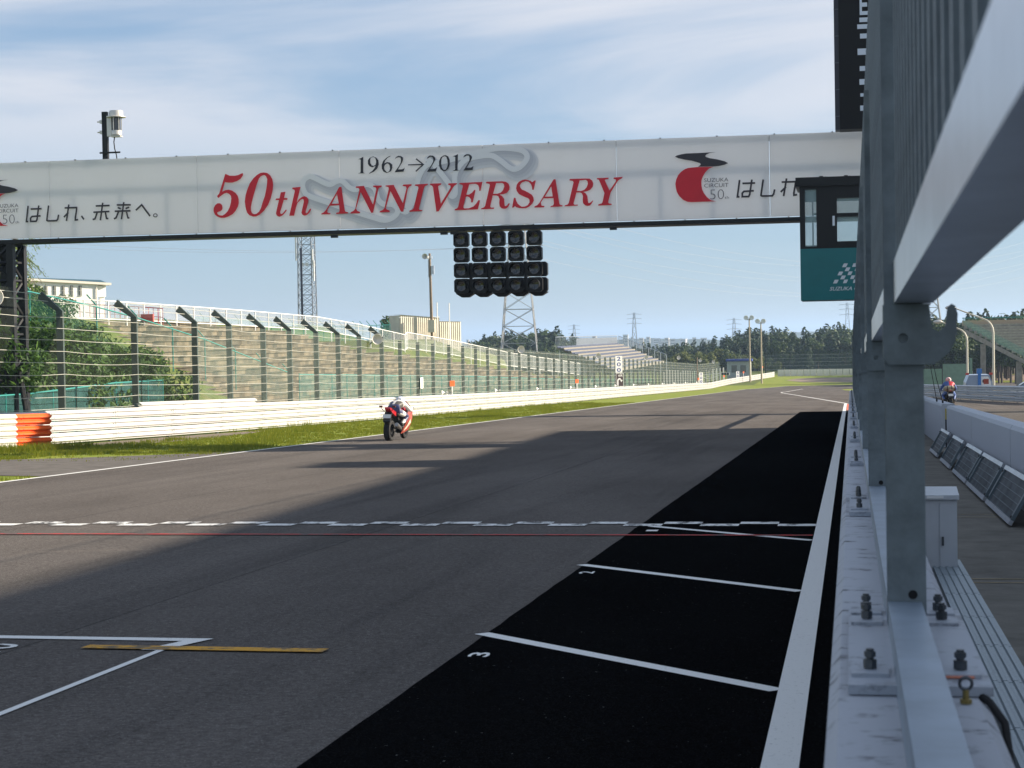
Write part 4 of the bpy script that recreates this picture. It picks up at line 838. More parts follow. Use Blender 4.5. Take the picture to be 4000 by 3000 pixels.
LIP = M('pale seat edge', (.36, .33, .25), .85, var=.25, vs=3)
ter = thing('concrete_terrace', 'long bank of weathered concrete seating steps behind the catch fence', 'terrace', (-36, 130, G(130)))
BL = 8.0; blocks = {}
for i in range(33):
    z = -6.3+.3*i; x = -24.5-(z+7)*1.7
    ya = max(79+max(0, .6-z)*9, (.35-z)/SL); yb = 262
    for y in range(40, 262, 2):
        if cap(y) < z-.05: yb = min(yb, y) if y > 94 else yb
    y = ya
    while y < yb-1:
        ln = min(BL, yb-y); key = round(ln, 1)
        if key not in blocks:
            b = MB(); b.bx(-.50, 0, .006, key-.006, -.62, -.05); b.bx(-.50, .035, .006, key-.006, -.05, 0) if False else b.bx(-.50, .10, .004, key-.004, -.049, 0); blocks[key] = b.mesh('seat_block', TERR)
        inst(blocks[key], 'seat_block', ter, loc=(x+36, y-130, z-G(130))); y += key
# white railing on the crest
WR = [(-42.4, 88, 4.25), (-41.5, 99.6, 4.12), (-41.3, 109.9, 3.98), (-41.0, 121.5, 3.81), (-40.4, 137.7, 3.47), (-39.5, 146.6, 2.91), (-37.9, 156, 1.99), (-38.2, 158.2, 2.2), (-36.9, 170.6, 1.42), (-35.1, 183.9, .33), (-34.6, 186.5, .06), (-31.9, 215.4, -1.52), (-31, 226, -2.1)]
wr = thing('white_railing', 'long white picket railing along the top of the concrete terrace', 'railing', (-41, 110, 2.5))
acc = []
for (a, b_) in zip(WR[:-1], WR[1:]):
    a = Vector(a); b_ = Vector(b_); n = max(1, round((b_-a).length/2.6))
    acc += [(a+(b_-a)*k/n, a+(b_-a)*(k+1)/n) for k in range(n)]
for k, (a, c) in enumerate(acc):
    H = 1.15 if a.y < 150 else 1.5; b = MB(); ln = (c-a).length; d = (c-a)/ln; up_ = Vector((0, 0, 1))
    b.cyl(a, c, .035, n=5); b.cyl(a-up_*H*.9, c-up_*H*.9, .03, n=5)
    for j in range(1, int(ln/.16)): p = a+d*.16*j; b.cyl(p-up_*H*.9, p, .013, n=4, caps=False)
    b.build('picket_section', WHITE, wr, world=True)
    b = MB(); b.bx(a.x-.035, a.x+.035, a.y-.035, a.y+.035, a.z-H-.6, a.z+.04); b.build('post', WHITE, wr, world=True)
# teal fences
def mesh_fence(name, label, pts, H, step, mat, net, tip=0, rr=.03):
    t_ = thing(name, label, 'fence', (pts[0][0], pts[0][1], pts[0][2]-H)); acc = []
    for a, c in zip(pts[:-1], pts[1:]):
        a = Vector(a); c = Vector(c); n = max(1, round((c-a).length/step)); acc += [a+(c-a)*k/n for k in range(n)]
    acc.append(Vector(pts[-1]))
    b = MB(); b.tube(acc, rr, 5); b.build('top_rail', mat, t_, world=True)
    for p in acc:
        b = MB(); b.cyl((p.x, p.y, p.z-H-.4), (p.x, p.y, p.z+.06), rr, n=5)
        if tip: b.cyl((p.x, p.y, p.z+.06), (p.x-tip*.6, p.y-tip*.5, p.z+tip), rr, n=5)
        b.build('post', mat, t_, world=True)
    b = MB(); vs = []
    for p in acc: vs += [(p.x, p.y, p.z-H), (p.x, p.y, p.z)]
    b.add(vs, [(2*i, 2*i+2, 2*i+3, 2*i+1) for i in range(len(acc)-1)]); b.build('netting', net, t_, world=True); return t_
TNET = netting('teal netting', (.03, .24, .22), .22); TNETD = netting('dense teal netting', (.006, .075, .075), .6)
mesh_fence('teal_fence', 'teal mesh fence running down the bank in front of the terrace', [(-30, 61, 3.6), (-30, 64.6, 3.68), (-30, 70.8, 3.19), (-30, 75.1, 2.78), (-30, 83.5, 1.81), (-29.6, 95.5, -.05)], 1.5, 4.3, TEALF, netting('thin teal netting', (.03, .24, .22), .06), .5)
mesh_fence('teal_fence', 'low teal mesh fence along the foot of the concrete terrace', [(-29.2, 96, Z(96, 2.2)), (-29, 140, Z(140, 2.1)), (-28.5, 182, Z(182, 1.8)), (-27.5, 262, Z(262, 1.7))], 1.9, 3.2, TEALF, TNET, 0)
mesh_fence('teal_net_fence', 'dense teal net fence at the foot of the bushes near the gantry', [(-25.4, 49.5, Z(49.5, 1.4)), (-25.4, 54.5, Z(54.5, 1.5)), (-25.4, 61.5, Z(61.5, 1.82)), (-25.4, 66.0, Z(66.0, 1.9))], 1.75, 1.6, TEALF, TNETD, 0)
mesh_fence('teal_fence', 'teal mesh fence with angled tips behind the white railing near the pale hut', [(-47.5, 168, 2.9), (-43.2, 172, 3.0)], 1.9, .75, TEALF, TNET, .45)
mesh_fence('teal_fence', 'far teal mesh fence on the crest left of the pale hut', [(-55, 150, 3.8), (-47.6, 167.8, 2.9)], 1.6, 1.5, TEALF, TNET, .5)
REDP = M('red railing paint', (.42, .025, .04), .5)
rt = thing('red_railing', 'red tube railing on the terrace crest in front of the white building', 'railing', (-46, 105, 3.0))
RP = [Vector(p) for p in ((-49.5, 105, 4.36), (-46.5, 105, 4.28), (-44.6, 105, 4.04), (-43.0, 105, 3.95), (-40.3, 105, 3.73))]
for a, c in zip(RP[:-1], RP[1:]):
    H = 1.05; b = MB(); b.cyl(a, c, .03, n=5); b.cyl(a-Vector((0, 0, H*.5)), c-Vector((0, 0, H*.5)), .02, n=5); n = int((c-a).length/.3)
    for j in range(n+1): p = a+(c-a)*j/n; b.cyl(p-Vector((0, 0, H)), p, .016 if j % 4 else .03, n=4)
    b.build('railing_section', REDP, rt, world=True)
b = MB(); b.bx(-41.8, -40.7, 104.4, 104.6, 2.95, 3.4); tag(b.build('red_banner_board', M('faded red board', (.36, .06, .05), .7, var=.2)), 'faded red board fixed below the red railing', 'board')
# white building with windows on the crest
wb = thing('white_building', 'low white building with blue roof and a row of small windows on the hill', 'building', (-88, 200, 3.3))
WW = M('white render', (.86, .85, .82), .7, var=.03); TRIM = M('pale trim', (.70, .66, .58), .6); ROOFB = M('teal blue roof', (.02, .08, .11), .6)
b = MB(); b.add([(x, y, z) for y in (200, 202.6) for x, z in ((-104, 2), (-84.55, 2), (-84.55, 8.55), (-104, 9.55))], [(0, 1, 2, 3), (7, 6, 5, 4), (0, 4, 5, 1), (1, 5, 6, 2), (2, 6, 7, 3), (3, 7, 4, 0)]); b.build('wall', WW, wb, world=True)
b = MB(); b.add([(x, y, z) for y in (199.6, 203) for x, z in ((-104, 9.56), (-83.0, 8.44), (-83.0, 8.7), (-104, 9.85))], [(0, 1, 2, 3), (7, 6, 5, 4), (0, 4, 5, 1), (1, 5, 6, 2), (2, 6, 7, 3), (3, 7, 4, 0)]); rf = b.build('eaves', TRIM, wb, world=True)
b = MB(); b.add([(-103, 199.7, 9.80), (-83.6, 199.7, 8.745), (-83.7, 201.5, 9.1), (-87.5, 201.5, 9.2), (-103, 201.5, 9.75), (-103, 202.9, 9.8), (-83.6, 202.9, 8.745)], [(0, 1, 2, 3, 4), (4, 3, 2, 6, 5), (1, 6, 2)]); b.build('roof', ROOFB, wb, world=True)
WIN = M('window glass', (.16, .17, .15), .2); WFR = M('window frame', (.45, .44, .38), .6)
for k in range(7):
    x = -93.0+k*1.02; b = MB(); b.bx(x, x+.36, 199.93, 199.99, 7.25, 8.4); wo = b.build('window', WIN, wb, world=True)
    b = MB(); b.bx(x+.16, x+.2, 199.88, 199.925, 7.25, 8.4); b.bx(x, x+.155, 199.89, 199.925, 7.8, 7.84); b.bx(x+.205, x+.36, 199.89, 199.925, 7.8, 7.84); b.bx(x-.05, x+.41, 199.9, 199.985, 7.19, 7.245); f = b.build('frame', WFR, wo); f.location = (0, 0, 0)
b = MB(); b.bx(-93.9, -93.55, 199.5, 199.95, 2, 9.0); b.build('red_pillar', REDP, wb, world=True)
b = MB(); b.bx(-97, -94.2, 199.94, 199.99, 6.9, 7.7); b.build('opening', BLACK, wb, world=True)
b = MB(); b.bx(-84.54, -83.5, 200.2, 202.4, 7.1, 8.40); b.build('porch_box', WW, wb, world=True)
b = MB(); b.bx(-84.1, -83.6, 200.4, 200.9, 2, 7.098); b.build('porch_column', WW, wb, world=True)
b = MB(); b.cyl((-84.75, 199.9, 2), (-84.75, 199.9, 8.4), .07); b.build('downpipe', TRIM, wb, world=True)
wb.rotation_euler = (0, 0, R(40)); wb.scale = (.97, 1, 1)
# pale hut, lamp pole, rods
RIB = M('cream corrugated sheet', (.66, .60, .48), .6, var=.12, vs=1.2)
ph = thing('corrugated_hut', 'cream corrugated metal hut on the grass mound beyond the white railing', 'hut', (-40, 175.3, 1.2))
def corr(x0, x1, y, z0, zl, zr, nm):
    b = MB(); n = int((x1-x0)/.09); vs = []
    for i in range(n+1):
        x = x0+(x1-x0)*i/n; d = .03 if i % 2 else 0; zt = zl+(zr-zl)*i/n; vs += [(x, y-d, z0), (x, y-d, zt)]
    b.add(vs, [(2*i, 2*i+2, 2*i+3, 2*i+1) for i in range(n)]); return b.build(nm, RIB, ph, world=True)
corr(-42.75, -39.2, 175.3, .3, 3.95, 3.62, 'wall_sheet'); corr(-39.15, -37.15, 175.5, .2, 3.28, 3.22, 'wall_sheet')
b = MB(); b.bx(-42.8, -39.18, 175.28, 175.6, 3.66, 3.72); b.add([(-42.8, 175.2, 3.96), (-39.15, 175.2, 3.63), (-39.15, 178, 3.75), (-42.8, 178, 4.05)], [(0, 1, 2, 3)]); b.add([(-39.14, 175.42, 3.29), (-37.1, 175.42, 3.24), (-37.1, 178, 3.3), (-39.14, 178, 3.36)], [(0, 1, 2, 3)]); b.build('roof', WHITE, ph, world=True)
b = MB(); b.bx(-42.75, -37.15, 178, 178.05, .3, 3.2); b.build('rear_wall', RIB, ph, world=True)
for x, y_, h_ in ((-42.74, 175.34, 3.9), (-37.17, 175.54, 3.2)): b = MB(); b.bx(x-.02, x+.02, y_, 177.998, .3, h_); b.build('side_wall', RIB, ph, world=True)
ph.rotation_euler = (0, 0, R(36)); ph.scale = (1.16, 1, 1)
lp = thing('speaker_pole', 'tall wooden pole with white horn and cabinet beside the cream hut', 'pole', (-39.6, 174.2, 1.2))
b = MB(); b.cyl((0, 0, -.8), (-.1, 0, 8.6), .17, .11); b.build('pole', WOOD, lp)
b = MB(); b.lathe([(.05, 0), (.1, -.25), (.26, -.55), (.28, -.57), (.24, -.5), (.05, -.1)], 16, 'y', (-.45, 0, 8.3)); b.build('horn', HORNW, lp, smooth=True, rot=(0, 0, 0))
b = MB(); b.bx(-.6, .1, -.1, .3, 8.1, 8.35); b.bx(.05, .32, -.15, .15, 6.6, 7.4); b.bx(-.25, -.2, -.1, 0, 6.3, 8); b.build('bracket', GALVL, lp)
b = MB(); b.bx(-.33, .33, -.35, -.15, 1.0, 2.2); b.build('cabinet', RIB, lp)
for x, z1 in ((-39.3, 5.1), (-38.1, 5.0)):
    b = MB(); b.cyl((x+.05, 175.05, .4), (x+.05, 175.05, z1), .055, n=6); tag(b.build('steel_rod', WHITE), 'thin white steel pole in front of the cream hut, %s one' % ('left' if x < -39 else 'right'), 'pole', 'white poles by the cream hut')
# ------------------------------------------------------------------ lattice towers and lines
def lattice(name, label, cat, x, y, z0, z1, w0, w1, n, r, mat, rot=0):
    t_ = thing(name, label, cat, (x, y, z0), rot); h = z1-z0
    def cs(k): w = (w0+(w1-w0)*k/n)/2; return [Vector((sx*w, sy*w, h*k/n)) for sx, sy in ((-1, -1), (1, -1), (1, 1), (-1, 1))]
    for i in range(4):
        b = MB(); b.cyl(cs(0)[i], cs(n)[i], r, n=5); b.build('leg', mat, t_)
    for k in range(n):
        b = MB(); A, B_ = cs(k), cs(k+1)
        for i in range(4):
            j = (i+1) % 4; b.cyl(A[i], B_[j], r*.55, n=4, caps=False); b.cyl(A[j], B_[i], r*.55, n=4, caps=False); b.cyl(B_[i], B_[j], r*.6, n=4, caps=False)
        b.build('bracing', mat, t_)
    return t_
TOW = M('galvanised lattice', (.42, .42, .42), .5, .3)
ct = lattice('telecom_tower', 'slim grey lattice telecom tower behind the white railing', 'tower', -77.6, 260, -2, 17, 2.3, 1.95, 13, .085, M('grey tower steel', (.22, .24, .27), .5, .3))
b = MB(); b.bx(-.6, -.3, -1.3, -1.15, 1, 17); b.build('ladder', M('dark ladder', (.03, .035, .06), .6), ct)
for x, z0, z1 in ((-1.25, 15.2, 18.6), (1.2, 14.6, 16.8), (1.35, 12.2, 15.2)): b = MB(); b.bx(x-.1, x+.1, -1.2, -1, z0, z1); b.build('antenna', SIGNW, ct)
b = MB()
for k in range(2): b.lathe([(0, 0), (.25, -.1), (.3, -.25), (0, -.25)], 10, 'y', (-.3+.7*k, -1.0, 14.6))
b.build('dish', SIGNW, ct)
lattice('power_pylon', 'tall pale lattice power pylon standing behind the start lights', 'pylon', -76.7, 430, -8, 36, 9.5, 1.8, 11, .15, TOW, R(8))
pp = [o for o in bpy.data.objects if o.name == 'power_pylon'][0]
for z in (31, 35.5, 40): b = MB(); b.tube([(-6, 0, z), (0, 0, z+.8), (6, 0, z)], .18, 4); b.tube([(-6, 0, z), (0, 0, z-.8), (6, 0, z)], .14, 4); b.build('cross_arm', TOW, pp)
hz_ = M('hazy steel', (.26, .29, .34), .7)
for px_, yy_, zt_, lb in ((-213, 1800, 12, 'small distant power pylon left of the silver grandstand'), (-190, 1500, 19, 'small distant power pylon above the silver grandstand'), (-97, 1500, 13, 'small distant power pylon right of the silver grandstand'), (0, 1400, 22, 'small distant power pylon beside the pit fence')):
    s_ = yy_/4000; pxx = {-213: 1253, -190: 1383, -97: 1595, 0: 1831}[px_]; X_ = (pxx-1836)*s_*1.015
    o = lattice('distant_pylon', lb, 'pylon', X_, yy_, -32, zt_, 7, 1.2, 7, .2, hz_); o['group'] = 'distant power pylons'
    for z in (zt_+32-9, zt_+32-5, zt_+32-1.5): b = MB(); b.tube([(-6, 0, z), (0, 0, z+.6), (6, 0, z)], .2, 4); b.build('cross_arm', hz_, o)
lattice('radio_mast', 'grey lattice mast behind the right pit fence post', 'tower', 17.9, 420, -8, 15, 6.4, .9, 8, .14, TOW)
def cable(a, c, sag, r, label, name='power_line'):
    a = Vector(a); c = Vector(c); b = MB(); b.tube([a+(c-a)*t/24+Vector((0, 0, -4*sag*(t/24)*(1-t/24))) for t in range(25)], r, 4)
    tag(b.build(name, hz_), label, 'cable', 'overhead power lines')
k = 0
for sx in (-6, 6):
    for z in (23, 27.5, 32): cable((-76.7+sx, 430, z), (85+sx, 720, z+6), 14, .035, 'thin overhead power line strung from the pale pylon'); cable((-76.7+sx, 430, z), (-330+sx, 250, z+30), 12, .035, 'thin overhead power line strung from the pale pylon')
# ------------------------------------------------------------------ silver grandstand on the left
gs = thing('grandstand', 'open silver grandstand with rows of blue grey seats beyond the terrace', 'grandstand', (-31, 248, G(248)))
CREAM = M('cream concrete riser', (.20, .185, .155), .8, var=.15, vs=1); SEATB = M('blue grey seats', (.08, .10, .16), .6, var=.3, vs=6)
seatm = MB()
for j in range(59): seatm.bx(-.2, .2, .1+j, .85+j, 0, .08); seatm.bx(-.24, -.16, .1+j, .85+j, .08, .2)
seatm = seatm.mesh('seat_row', SEATB)
for i in range(8):
    z = .2-.37*i; x = -34+.86*i
    b = MB(); b.bx(x-.45, x+.41, 218.5, 278, z-.16, z-.02); b.bx(x+.30, x+.42, 218.6, 277.9, z-.36, z-.165); b.build('step', CREAM, gs, world=True)
    inst(seatm, 'seat_row', gs, loc=(x-.2+31, 218.6-248, z-.02-G(248)))
b = MB()
for j in range(60): b.cyl((-34.6, 218.6+j, 0), (-34.6, 218.6+j, 1.55), .03, n=4); b.bx(-34.62, -34.58, 218.75+j, 219.3+j, .3, 1.25) if j > 16 else None
b.cyl((-34.6, 218.6, 1.5), (-34.6, 278, 1.5), .035, n=5); b.cyl((-34.6, 218.6, .3), (-34.6, 278, .3), .03, n=5); b.build('back_rail', GALVL, gs, world=True)
for i in range(9):
    b = MB(); x = -34.4+.9*i; zt = 1.45-.37*i; b.cyl((x, 278.4, G(278)), (x, 278.4, zt), .05, n=5); b.build('end_post', GALVL, gs, world=True)
b = MB(); b.cyl((-34.4, 278.4, 1.45), (-27.2, 278.4, -1.5), .04, n=5); b.build('end_rail', GALVL, gs, world=True)
b = MB(); b.quad((-34.4, 278.4, .2), (-27.2, 278.4, -2.8), (-27.2, 278.4, -1.5), (-34.4, 278.4, 1.45)); b.build('end_netting', netting('grey netting', (.30, .32, .30), .3), gs, world=True)
for y in (219, 231, 243, 255, 267, 277):
    b = MB()
    for k in range(4): x = -34.2+2*k; b.cyl((x, y, G(y)), (x, y, .1-.82*k), .06, n=5)
    b.cyl((-34.2, y, 0), (-28.2, y, -2.6), .06, n=5); b.cyl((-34.2, y, G(y)+.5), (-30.2, y, -1.7), .04, n=4); b.build('frame', GALVL, gs, world=True)
# floodlight poles and marshal hut
for x, y, zt, lb in ((-17.5, 330, 4.1, 'left of two tall floodlight poles at the end of the straight'), (-15, 320, 3.4, 'right of two tall floodlight poles at the end of the straight')):
    t_ = thing('floodlight_pole', lb, 'floodlight', (x, y, -7.2), 0, 'floodlight poles at the bend')
    b = MB(); b.cyl((0, 0, 0), (0, 0, zt+7.2), .16, .11); b.build('pole', M('pale wood pole', (.42, .36, .26), .8, var=.15), t_)
    for k in (-.55, .45): b = MB(); b.lathe([(0, .3), (.25, .25), (.42, -.1), (.4, -.12), (0, -.05)], 12, 'y', (k, -.2, zt+7.3)); b.build('lamp', SIGNW, t_)
    b = MB(); b.bx(-.7, .6, -.05, .05, zt+6.9, zt+7.0); b.build('cross_bar', GALV, t_)
hb = thing('marshal_hut', 'grey corrugated marshal post with blue roof at the bend', 'hut', (-19, 337, -7.2))
b = MB(); n = 40; vs = []
for i in range(n+1): x = -3+4.2*i/n; d = .04*(i % 2); vs += [(x, -d, 0), (x, -d, 3.6)]
b.add(vs, [(2*i, 2*i+2, 2*i+3, 2*i+1) for i in range(n)]); b.bx(-3, 1.2, .05, 3, 0, 3.55); b.build('wall', M('grey green sheet', (.38, .42, .40), .6, var=.15), hb)
b = MB(); b.bx(-3.2, 1.5, -.4, 3.2, 3.62, 4.0); b.build('roof', M('blue roof', (.03, .06, .28), .5), hb)
for x in (-2.2, -.6): b = MB(); b.bx(x, x+1.0, -.07, -.05, 1.6, 2.9); b.build('window', WIN, hb)
PANG = M('dark green sheet', (.05, .11, .09), .6, var=.15); PANS = M('grey sheet panel', (.10, .12, .12), .6, 0, var=.2)
sf = thing('sheet_fence', 'grey and green corrugated sheet fence behind the far guard rail', 'fence', (-23.6, 275, G(275)))
for i, y in enumerate([240+3.2*k for k in range(26)]):
    if y > 322: break
    x = fx(y)-.35; b = MB(); b.bx(x-.03, x, y, y+3.17, -1.0, 2.85 if i % 7 else 2.6); vs = b.v; b.v = [(a, c, z+G(c)) for a, c, z in vs]
    if 292 < y < 303: continue
    b.build('sheet_panel', PANG if i in (14, 15) else PANS, sf, world=True)
# ------------------------------------------------------------------ turn one: covered tyre wall, catch fence
CANV = M('white tyre wall cover', (.80, .76, .68), .75, var=.08, vs=2, bump=.6, bs=2.5)
b = MB()
vs = []; nx_, nz_ = 6, 5
for j in range(nz_+1):
    for i in range(nx_+1): vs.append((.03+1.2*i/nx_, -.06*math.sin(math.pi*j/nz_)-.03*((i*7+j*3) % 3), 1.3*j/nz_))
b.add(vs, [(j*(nx_+1)+i, j*(nx_+1)+i+1, (j+1)*(nx_+1)+i+1, (j+1)*(nx_+1)+i) for j in range(nz_) for i in range(nx_)])
b.add([(.03, .02, 0), (1.23, .02, 0), (1.23, .8, 0), (.03, .8, 0), (.03, -.02, 1.3), (1.23, -.02, 1.3), (1.23, .8, 1.28), (.03, .8, 1.28)], [(4, 5, 6, 7), (1, 2, 6, 5), (2, 3, 7, 6), (3, 0, 4, 7)])
tm = b.mesh('tyre_stack', CANV, True)
for i in range(46):
    x = -14.2+1.27*i
    if -2.0 < x < -1: pass
    tag(inst(tm, 'tyre_stack', loc=(x, 370+.15*math.sin(i*1.7)-max(0, x-8)*.12, -7.2)), 'white covered tyre stack in the barrier row beyond the gravel trap', 'tyre barrier', 'covered tyre stacks')
ff = thing('far_catch_fence', 'tall dark green catch fence behind the covered tyre barrier at the bend', 'fence', (10, 385, -7.2))
FDG = M('very dark green steel', (.015, .028, .026), .6)
p = MB(); p.bx(-.12, .12, -.12, .12, 0, 4.1); p.add([(-.12, -.12, 4.1), (.12, -.12, 4.1), (.12, .12, 4.1), (-.12, .12, 4.1), (.25, -.9, 4.6), (.4, -.9, 4.6), (.4, -.75, 4.7), (.25, -.75, 4.7)], [(0, 1, 5, 4), (1, 2, 6, 5), (2, 3, 7, 6), (3, 0, 4, 7), (4, 5, 6, 7)]); p = p.mesh('post', FDG)
for i in range(17): inst(p, 'post', ff, loc=(-27.2+5.0*i, 0, 0))
for k in range(10): b = MB(); b.tube([(-27.2, -.13, .7+.37*k), (53, -.13, .7+.37*k)], .022, 4); b.build('wire_rope', WIRE if k % 2 else FDG, ff)
b = MB(); b.quad((-27.2, -.10, .3), (53, -.10, .3), (53, -.10, 4.1), (-27.2, -.10, 4.1)); b.quad((-27.2, -.10, 4.1), (53, -.10, 4.1), (53, -.9, 4.65), (-27.2, -.9, 4.65)); b.build('netting', netting('dark green netting', (.05, .09, .075), .38), ff)
b = MB(); b.bx(-14, 52, .5, .8, 0, 1.75); b.build('dark_screen', M('dark green screen', (.04, .065, .05), .8, var=.3, vs=1.2), ff)
# ------------------------------------------------------------------ right of the pit lane
PGAL = M('blue grey rail steel', (.36, .41, .48), .42, .45, var=.1)
BE2 = wbeam(3.82, [PGAL, BOLT], 'rail_beam')
pr = thing('pit_exit_rail', 'blue grey three beam guard rail beyond the pit lane rider', 'guard rail', (10.2, 106, G(106)))
PLP = Matrix.Translation(Vector(PLOC[pr.name])).inverted(); a = Vector((10.4, 105.2)); c_ = Vector((4.2, 157)); n = 14
for i in range(n):
    p0 = a+(c_-a)*(i+1)/n; p1 = a+(c_-a)*i/n
    for r_ in range(3): h = .05+.325*r_; inst(BE2, 'rail_beam', pr, PLP @ along((p1.x, p1.y, G(p1.y)+h), (p0.x, p0.y, G(p0.y)+h)) @ Matrix.Rotation(math.pi, 4, 'Z') @ Matrix.Translation((0, -3.8, 0)))
    inst(pm, 'rail_post', pr, PLP @ Matrix.Translation((p1.x+.25, p1.y, G(p1.y))))
t_ = thing('red_rail_end', 'red plastic barrier stack at the near end of the pit exit rail', 'barrier', (10.75, 103.6, G(103.6)))
REDB = M('red barrier plastic', (.45, .04, .025), .5, var=.1)
for k in range(3): b = MB(); b.lathe([(0, 0), (.38, .01), (.42, .06), (.38, .17), (.42, .28), (.38, .33), (0, .335)], 14, 'z', (.2, 0, .338*k)); b.build('segment', REDB, t_, smooth=True)
b = MB(); b.bx(8.85, 11.35, 185, 185.1, Z(185, .0), Z(185, 2.75)); b.bx(11.4, 11.65, 184.9, 185.2, Z(185, 0), Z(185, 3.3)); b.bx(6.4, 8.8, 186, 186.1, Z(186, 0), Z(186, 2.3)); b.mat(1)
tag(b.build('green_screen', [M('pale green screen', (.17, .27, .20), .7, var=.12), FDG]), 'pale green windbreak screen behind the pit exit rail', 'screen')
for x, y, xa, zb_, za, lb in ((11.07, 150, 7.8, 1.9, 3.3, 'taller curved street lamp right of the tow truck'), (10.27, 170, 7.75, 1.15, 2.28, 'shorter curved street lamp left behind the tow truck')):
    t_ = thing('street_lamp', lb, 'street lamp', (x, y, G(y)), 0, 'curved street lamps by the pit exit'); g0 = G(y); PALE = M('pale lamp post', (.60, .57, .47), .45, .2)
    b = MB(); L2 = x-xa; pts = [(0, 0, 0), (0, 0, zb_-g0-.6)]+[(-.9*(1-math.cos(R(q))), 0, zb_-g0-.6+1.1*math.sin(R(q))) for q in (20, 40, 60, 75)]+[(-L2+.3, 0, za-g0)]
    b.tube(pts, [.10, .09, .085, .08, .075, .07, .05], 8); b.build('pole', PALE, t_, smooth=True)
    b = MB(); b.lathe([(0, -.42), (.12, -.3), (.19, 0), (.15, .28), (0, .42)], 12, 'x', (-L2, 0, za-g0+.02)); b.build('lamp_head', SIL, t_, smooth=True)
# grandstand at the right
rs = thing('concrete_grandstand', 'concrete grandstand with green netting and rows of seats behind the pit exit', 'grandstand', (24, 262, -6.6))
for i in range(14):
    z = -2.9+.38*i; y = 258+.75*i; xl = 24.4-8.6*i/13
    b = MB(); b.bx(xl, 46, y, y+.78, z-.45, z); b.build('step', CONC, rs, world=True)
    b = MB(); b.bx(xl+.3, 46, y+.25, y+.5, z+.001, z+.16); b.build('bench', LIP, rs, world=True)
b = MB(); b.bx(15.6, 46, 268.6, 268.9, 2.0, 2.75); b.build('parapet', M('tan parapet', (.42, .31, .21), .8), rs, world=True)
b = MB(); b.cyl((15.6, 268.5, 3.1), (46, 268.5, 3.1), .06, n=5)
for k in range(16): b.cyl((15.7+2*k, 268.5, 2.7), (15.7+2*k, 268.5, 3.1), .04, n=4)
b.build('top_rail', TEALF, rs, world=True)
b = MB(); b.add([(24.2, 257.9, -3.3), (24.2, 258.5, -3.3), (15.8, 268.6, 1.6), (15.8, 268, 1.6), (24.2, 257.9, -3.9), (24.2, 258.5, -3.9), (15.8, 268.6, .9), (15.8, 268, .9)], [(0, 1, 2, 3), (7, 6, 5, 4), (0, 3, 7, 4), (1, 5, 6, 2), (0, 4, 5, 1), (3, 2, 6, 7)]); b.build('raking_beam', CONC, rs, world=True)
for x, y, zt in ((18.2, 265.5, -.6), (22.6, 260.6, -3.0), (27, 258.5, -3.4)): b = MB(); b.bx(x-.35, x+.35, y-.3, y+.3, -6.8, zt); b.build('column', CONC, rs, world=True)
b = MB(); b.quad((24.2, 257.8, -2.9), (15.7, 268.4, 2.0), (15.7, 268.4, 3.1), (24.2, 257.8, -1.8)); b.build('side_netting', netting('green side netting', (.12, .34, .26), .4), rs, world=True)
b = MB(); b.bx(24.3, 27.5, 257.6, 257.7, -1.6, -.5); b.build('green_panel', M('green panel', (.08, .30, .16), .6), rs, world=True)
# blue tow truck seen from behind
BLU = M('blue truck paint', (.03, .16, .46), .35, var=.1); SILB = M('silver blue paint', (.26, .33, .44), .3, .3); DGL = M('car glass', (.03, .04, .05), .08, spec=.7)
tt = thing('tow_truck', 'blue and silver tow truck seen from behind past the pit exit rail', 'truck', (9.3, 140, G(140)))
b = MB(); b.prism([[(-.95, .5), (.95, .5), (.95, 1.1), (.72, 1.66), (-.72, 1.66), (-.95, 1.1)]], lambda u, v, w: (u, w, v), 3.2); b.build('body', SILB, tt)
for s in (-1, 1):
    b = MB(); b.prism([[(s*.12, .75), (s*.88, .75), (s*.84, 1.15), (s*.64, 1.55), (s*.12, 1.55)]], lambda u, v, w: (u, -.012-w, v), .006); b.build('rear_panel', SILB if s < 0 else SIGNW, tt)
    b = MB(); b.lathe([(.22, -.1), (.36, -.1), (.36, .1), (.22, .1)], 14, 'x', (s*.8, .5, .36)); b.build('wheel', RUBBER, tt)
    b = MB(); b.bx(s*.85-.12, s*.85+.12, .02, .2, 1.67, 1.82); b.build('beacon', REDB, tt)
b = MB(); b.bx(-.1, .12, -.12, .1, .5, 1.75); b.bx(-.17, .19, -.15, .25, 1.75, 2.12); b.bx(-.95, .95, -.1, -.02, .62, .72); b.build('boom', BLU, tt)
b = MB(); b.bx(-.95, .95, -.06, -.005, .3, .49); b.build('bumper', BLACK, tt)
b = MB(); b.cyl((.38, -.022, 1.2), (.38, -.03, 1.2), .16, n=14); b.build('rear_window', DGL, tt)
